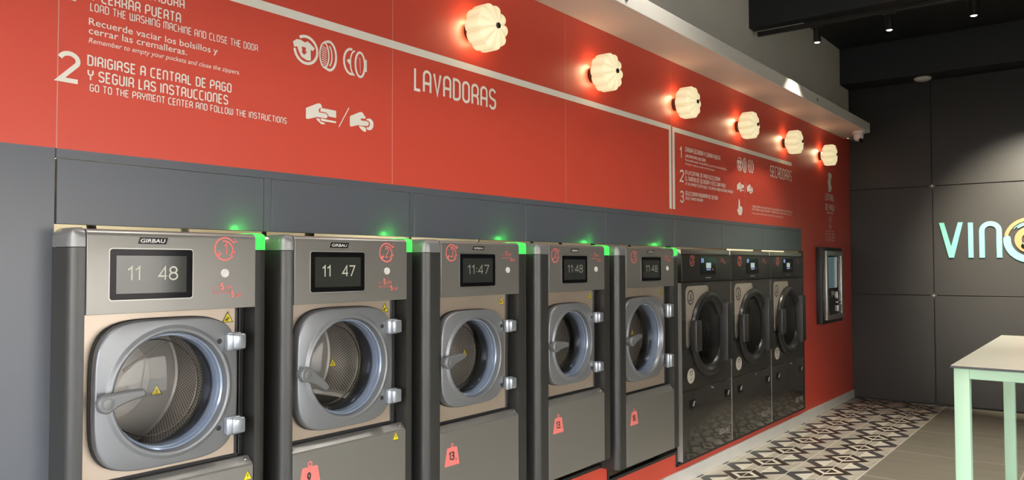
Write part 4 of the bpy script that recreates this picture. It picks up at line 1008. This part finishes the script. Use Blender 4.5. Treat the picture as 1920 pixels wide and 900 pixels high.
g = G(); g.lathe_z(9.2, -.786, [(.060, 3.4545), (.058, 3.4525)], 40); obj('vent_ring', g, 'rubber', t)
t = thing('security_camera', 'small white dome security camera under the end of the ledge', 'security camera', (8.72, -.255, Z_SOF))
x, y = 8.72, -.255
g = G(); g.lathe_z(x, y, [(.062, Z_SOF), (.062, Z_SOF-.022), (.052, Z_SOF-.030), (.046, Z_SOF-.034)], 36, True, True); obj('mount', g, 'white_plastic', t, smooth=40)
g = G(); g.lathe_z(x, y, [(.046, Z_SOF-.030), (.048, Z_SOF-.055), (.044, Z_SOF-.080), (.030, Z_SOF-.098), (.001, Z_SOF-.104)], 36); obj('housing', g, 'white_plastic', t, smooth=40)
g = G(); g.tube([(x-.02, y-.02, Z_SOF-.085), (x-.038, y-.038, Z_SOF-.108)], .017, 20); obj('lens', g, 'gloss_black', t, smooth=40)

# ------------------------------------------------------------------ VINO sign on the back wall
t = thing('wall_sign', 'teal and orange raised sign reading VIN with a round swirl logo on the charcoal wall', 'sign', (XB-.03, -1.4, 1.56))
XF, XK = XB-.045, XB-.022
def yz(g, pts, d=0):            # polygon of (y, z), raised from the panels
    n = len(pts); vs = [(XK, a, b) for a, b in pts]+[(XF+d, a, b) for a, b in pts]
    g.add(vs, [tuple(range(n)), tuple(reversed(range(n, 2*n)))]+[(i, n+i, n+(i+1) % n, (i+1) % n) for i in range(n)])
def band(g, cy, cz, ro, ri, a0, a1, n=40, capround=True):
    f = lambda r, a: (cy-r*math.cos(a), cz+r*math.sin(a))
    A = [math.radians(a0+(a1-a0)*i/n) for i in range(n+1)]; rm, h = (ro+ri)/2, (ro-ri)/2
    for i in range(n):
        yz(g, [f(ro, A[i]), f(ro, A[i+1]), f(ri, A[i+1]), f(ri, A[i])])
    if capround:
        for a in (A[0], A[-1]): yz(g, [(f(rm, a)[0]+h*.97*math.cos(q), f(rm, a)[1]+h*.97*math.sin(q)) for q in [2*PI*k/20 for k in range(20)]], .0004)
g = G(); yz(g, [(-.895, 1.932), (-.940, 1.932), (-1.0045, 1.679), (-1.071, 1.932), (-1.116, 1.932), (-1.029, 1.564), (-.983, 1.564)]); obj('letter', g, 'teal', t)
g = G(); yz(g, [(-1.162, 1.926), (-1.207, 1.926), (-1.207, 1.563), (-1.162, 1.563)]); obj('letter', g, 'teal', t)
g = G(); pts = [(-1.261, 1.562)]+[(-1.361+.100*math.cos(a), 1.834+.100*math.sin(a)) for a in [PI*i/20 for i in range(21)]]+[(-1.461, 1.562), (-1.413, 1.562)]+[(-1.361-.052*math.cos(a), 1.834+.052*math.sin(a)) for a in [PI*i/20 for i in range(21)]]+[(-1.309, 1.562)]
yz(g, pts); obj('letter', g, 'teal', t)
oc = (-1.700, 1.738)
g = G(); band(g, *oc, .224, .190, 168, 25, capround=False); obj('logo_arc', g, 'orange', t, label='thin orange outer arc of the logo')
g = G(); band(g, *oc, .132, .072, 0, 360, capround=False); obj('logo_ring', g, 'orange', t, label='thick orange inner ring of the logo')
g = G(); band(g, *oc, .228, .163, 176, 335); obj('logo_arc', g, 'teal', t, label='thick teal lower arc of the logo')
g = G(); band(g, *oc, .180, .172, 140, 95, 20); obj('logo_arc', g, 'teal', t, label='hair-thin teal arc inside the logo')
g = G(); band(g, *oc, .168, .150, 128, 60, 20); obj('logo_arc', g, 'teal', t, label='short teal arc inside the logo')
g = G()
yz(g, [(oc[0]+.045+.034*math.cos(a), oc[1]-.062+.034*math.sin(a)) for a in [2*PI*k/28 for k in range(28)]]); obj('logo_ball', g, 'teal', t, label='teal ball of the logo')

# ------------------------------------------------------------------ high table
x0, x1, ya, yb, zt = 3.945, 5.810, -1.806, -2.56, 1.05
t = thing('high_table', 'high mint green framed table with thin cream top beside the patterned floor', 'table', ((x0+x1)/2, (ya+yb)/2, 0))
g = G(); g.box(x0, x1, yb, ya, zt-.011, zt-.0008, .0012); obj('tabletop', g, 'laminate_edge', t)
g = G(); g.box(x0+.002, x1-.002, yb+.002, ya-.002, zt-.001, zt); obj('laminate_surface', g, 'laminate', t, label='cream laminate surface')
lw, i0 = .060, .012; zl = zt-.0112
for a in (x0+i0, x1-i0-lw):
    for b in (ya-i0-lw, yb+i0):
        g = G(); g.box(a, a+lw, b, b+lw, 0, zl, .002); obj('leg', g, 'mint', t, smooth=40)
for a in (x0+i0+.004, x1-i0-.034):
    g = G(); g.box(a, a+.03, yb+i0+lw, ya-i0-lw, zl-.045, zl, .002); obj('apron', g, 'mint', t)
for b in (ya-i0-.034, yb+i0+.004):
    g = G(); g.box(x0+i0+lw, x1-i0-lw, b, b+.03, zl-.045, zl, .002); obj('apron', g, 'mint', t)

# ------------------------------------------------------------------ light
w = bpy.data.worlds.new('sky'); bpy.context.scene.world = w; w.use_nodes = True
nt = w.node_tree; bg = nt.nodes['Background']; sk = nt.nodes.new('ShaderNodeTexSky')
sk.sky_type = 'NISHITA'; sk.sun_disc = False; sk.sun_elevation = math.radians(48); sk.sun_rotation = math.radians(120)
mxs = nt.nodes.new('ShaderNodeHueSaturation'); mxs.inputs['Saturation'].default_value = .35   # hazy bright sky
nt.links.new(sk.outputs[0], mxs.inputs['Color']); nt.links.new(mxs.outputs[0], bg.inputs[0]); bg.inputs[1].default_value = 5.4
sl = bpy.data.lights.new('sun', 'SUN'); sl.energy = 24; sl.color = (1, .95, .86); sl.angle = .01
so = bpy.data.objects.new('sun', sl); C.objects.link(so); so.rotation_euler = Vector((-.45, -.75, -1.0)).to_track_quat('-Z', 'Y').to_euler()
def portal(loc, rot, sx, sy):
    l = bpy.data.lights.new('window_portal', 'AREA'); l.shape = 'RECTANGLE'; l.size = sx; l.size_y = sy; l.cycles.is_portal = True
    o = bpy.data.objects.new('window_portal', l); C.objects.link(o); o.location = loc; o.rotation_euler = rot
portal((XW-.12, (YS+.05)/2, 1.18), (0, -PI/2, 0), 2.35, 5.65)
portal(((XW+.3+4.6)/2, YS-.12, 1.18), (PI/2, 0, 0), 6.3, 2.35)
for x in (1.5, 3.4, 5.6, 7.4):
    li = bpy.data.lights.new('service_fill', 'POINT'); li.energy = 22 if x < 4 else 5; li.color = (1, .9, .68); li.shadow_soft_size = .05  # unseen point lights added to brighten the passage seen through the gap
    lo = bpy.data.objects.new('service_fill', li); C.objects.link(lo); lo.location = (x, .95, 2.2)

# ------------------------------------------------------------------ camera
cam = bpy.data.cameras.new('camera'); co = bpy.data.objects.new('camera', cam); C.objects.link(co)
cam.sensor_fit = 'HORIZONTAL'; cam.sensor_width = 36; cam.lens = 1469.37/1920*36; cam.clip_start = .05; cam.clip_end = 200
yaw, pitch, roll = .9093, .0315, -.0021
F = Vector((math.sin(yaw)*math.cos(pitch), math.cos(yaw)*math.cos(pitch), math.sin(pitch)))
r = Vector((math.cos(yaw), -math.sin(yaw), 0)); u = r.cross(F)
c, s = math.cos(roll), math.sin(roll); R_, U_ = c*r+s*u, -s*r+c*u
m = Matrix((R_, U_, -F)).transposed().to_4x4(); m.translation = Vector((0, -2.4188, 1.5)); co.matrix_world = m
S = bpy.context.scene; S.camera = co
S.view_settings.view_transform = 'Standard'; S.view_settings.look = 'None'; S.view_settings.gamma = 1; S.view_settings.use_curve_mapping = False
S.view_settings.exposure = 0.0
S.cycles.max_bounces = 10; S.cycles.diffuse_bounces = 5; S.cycles.glossy_bounces = 5; S.cycles.transparent_max_bounces = 16
S.cycles.caustics_reflective = False; S.cycles.caustics_refractive = False; S.cycles.sample_clamp_indirect = 6
S.cycles.use_denoising = True
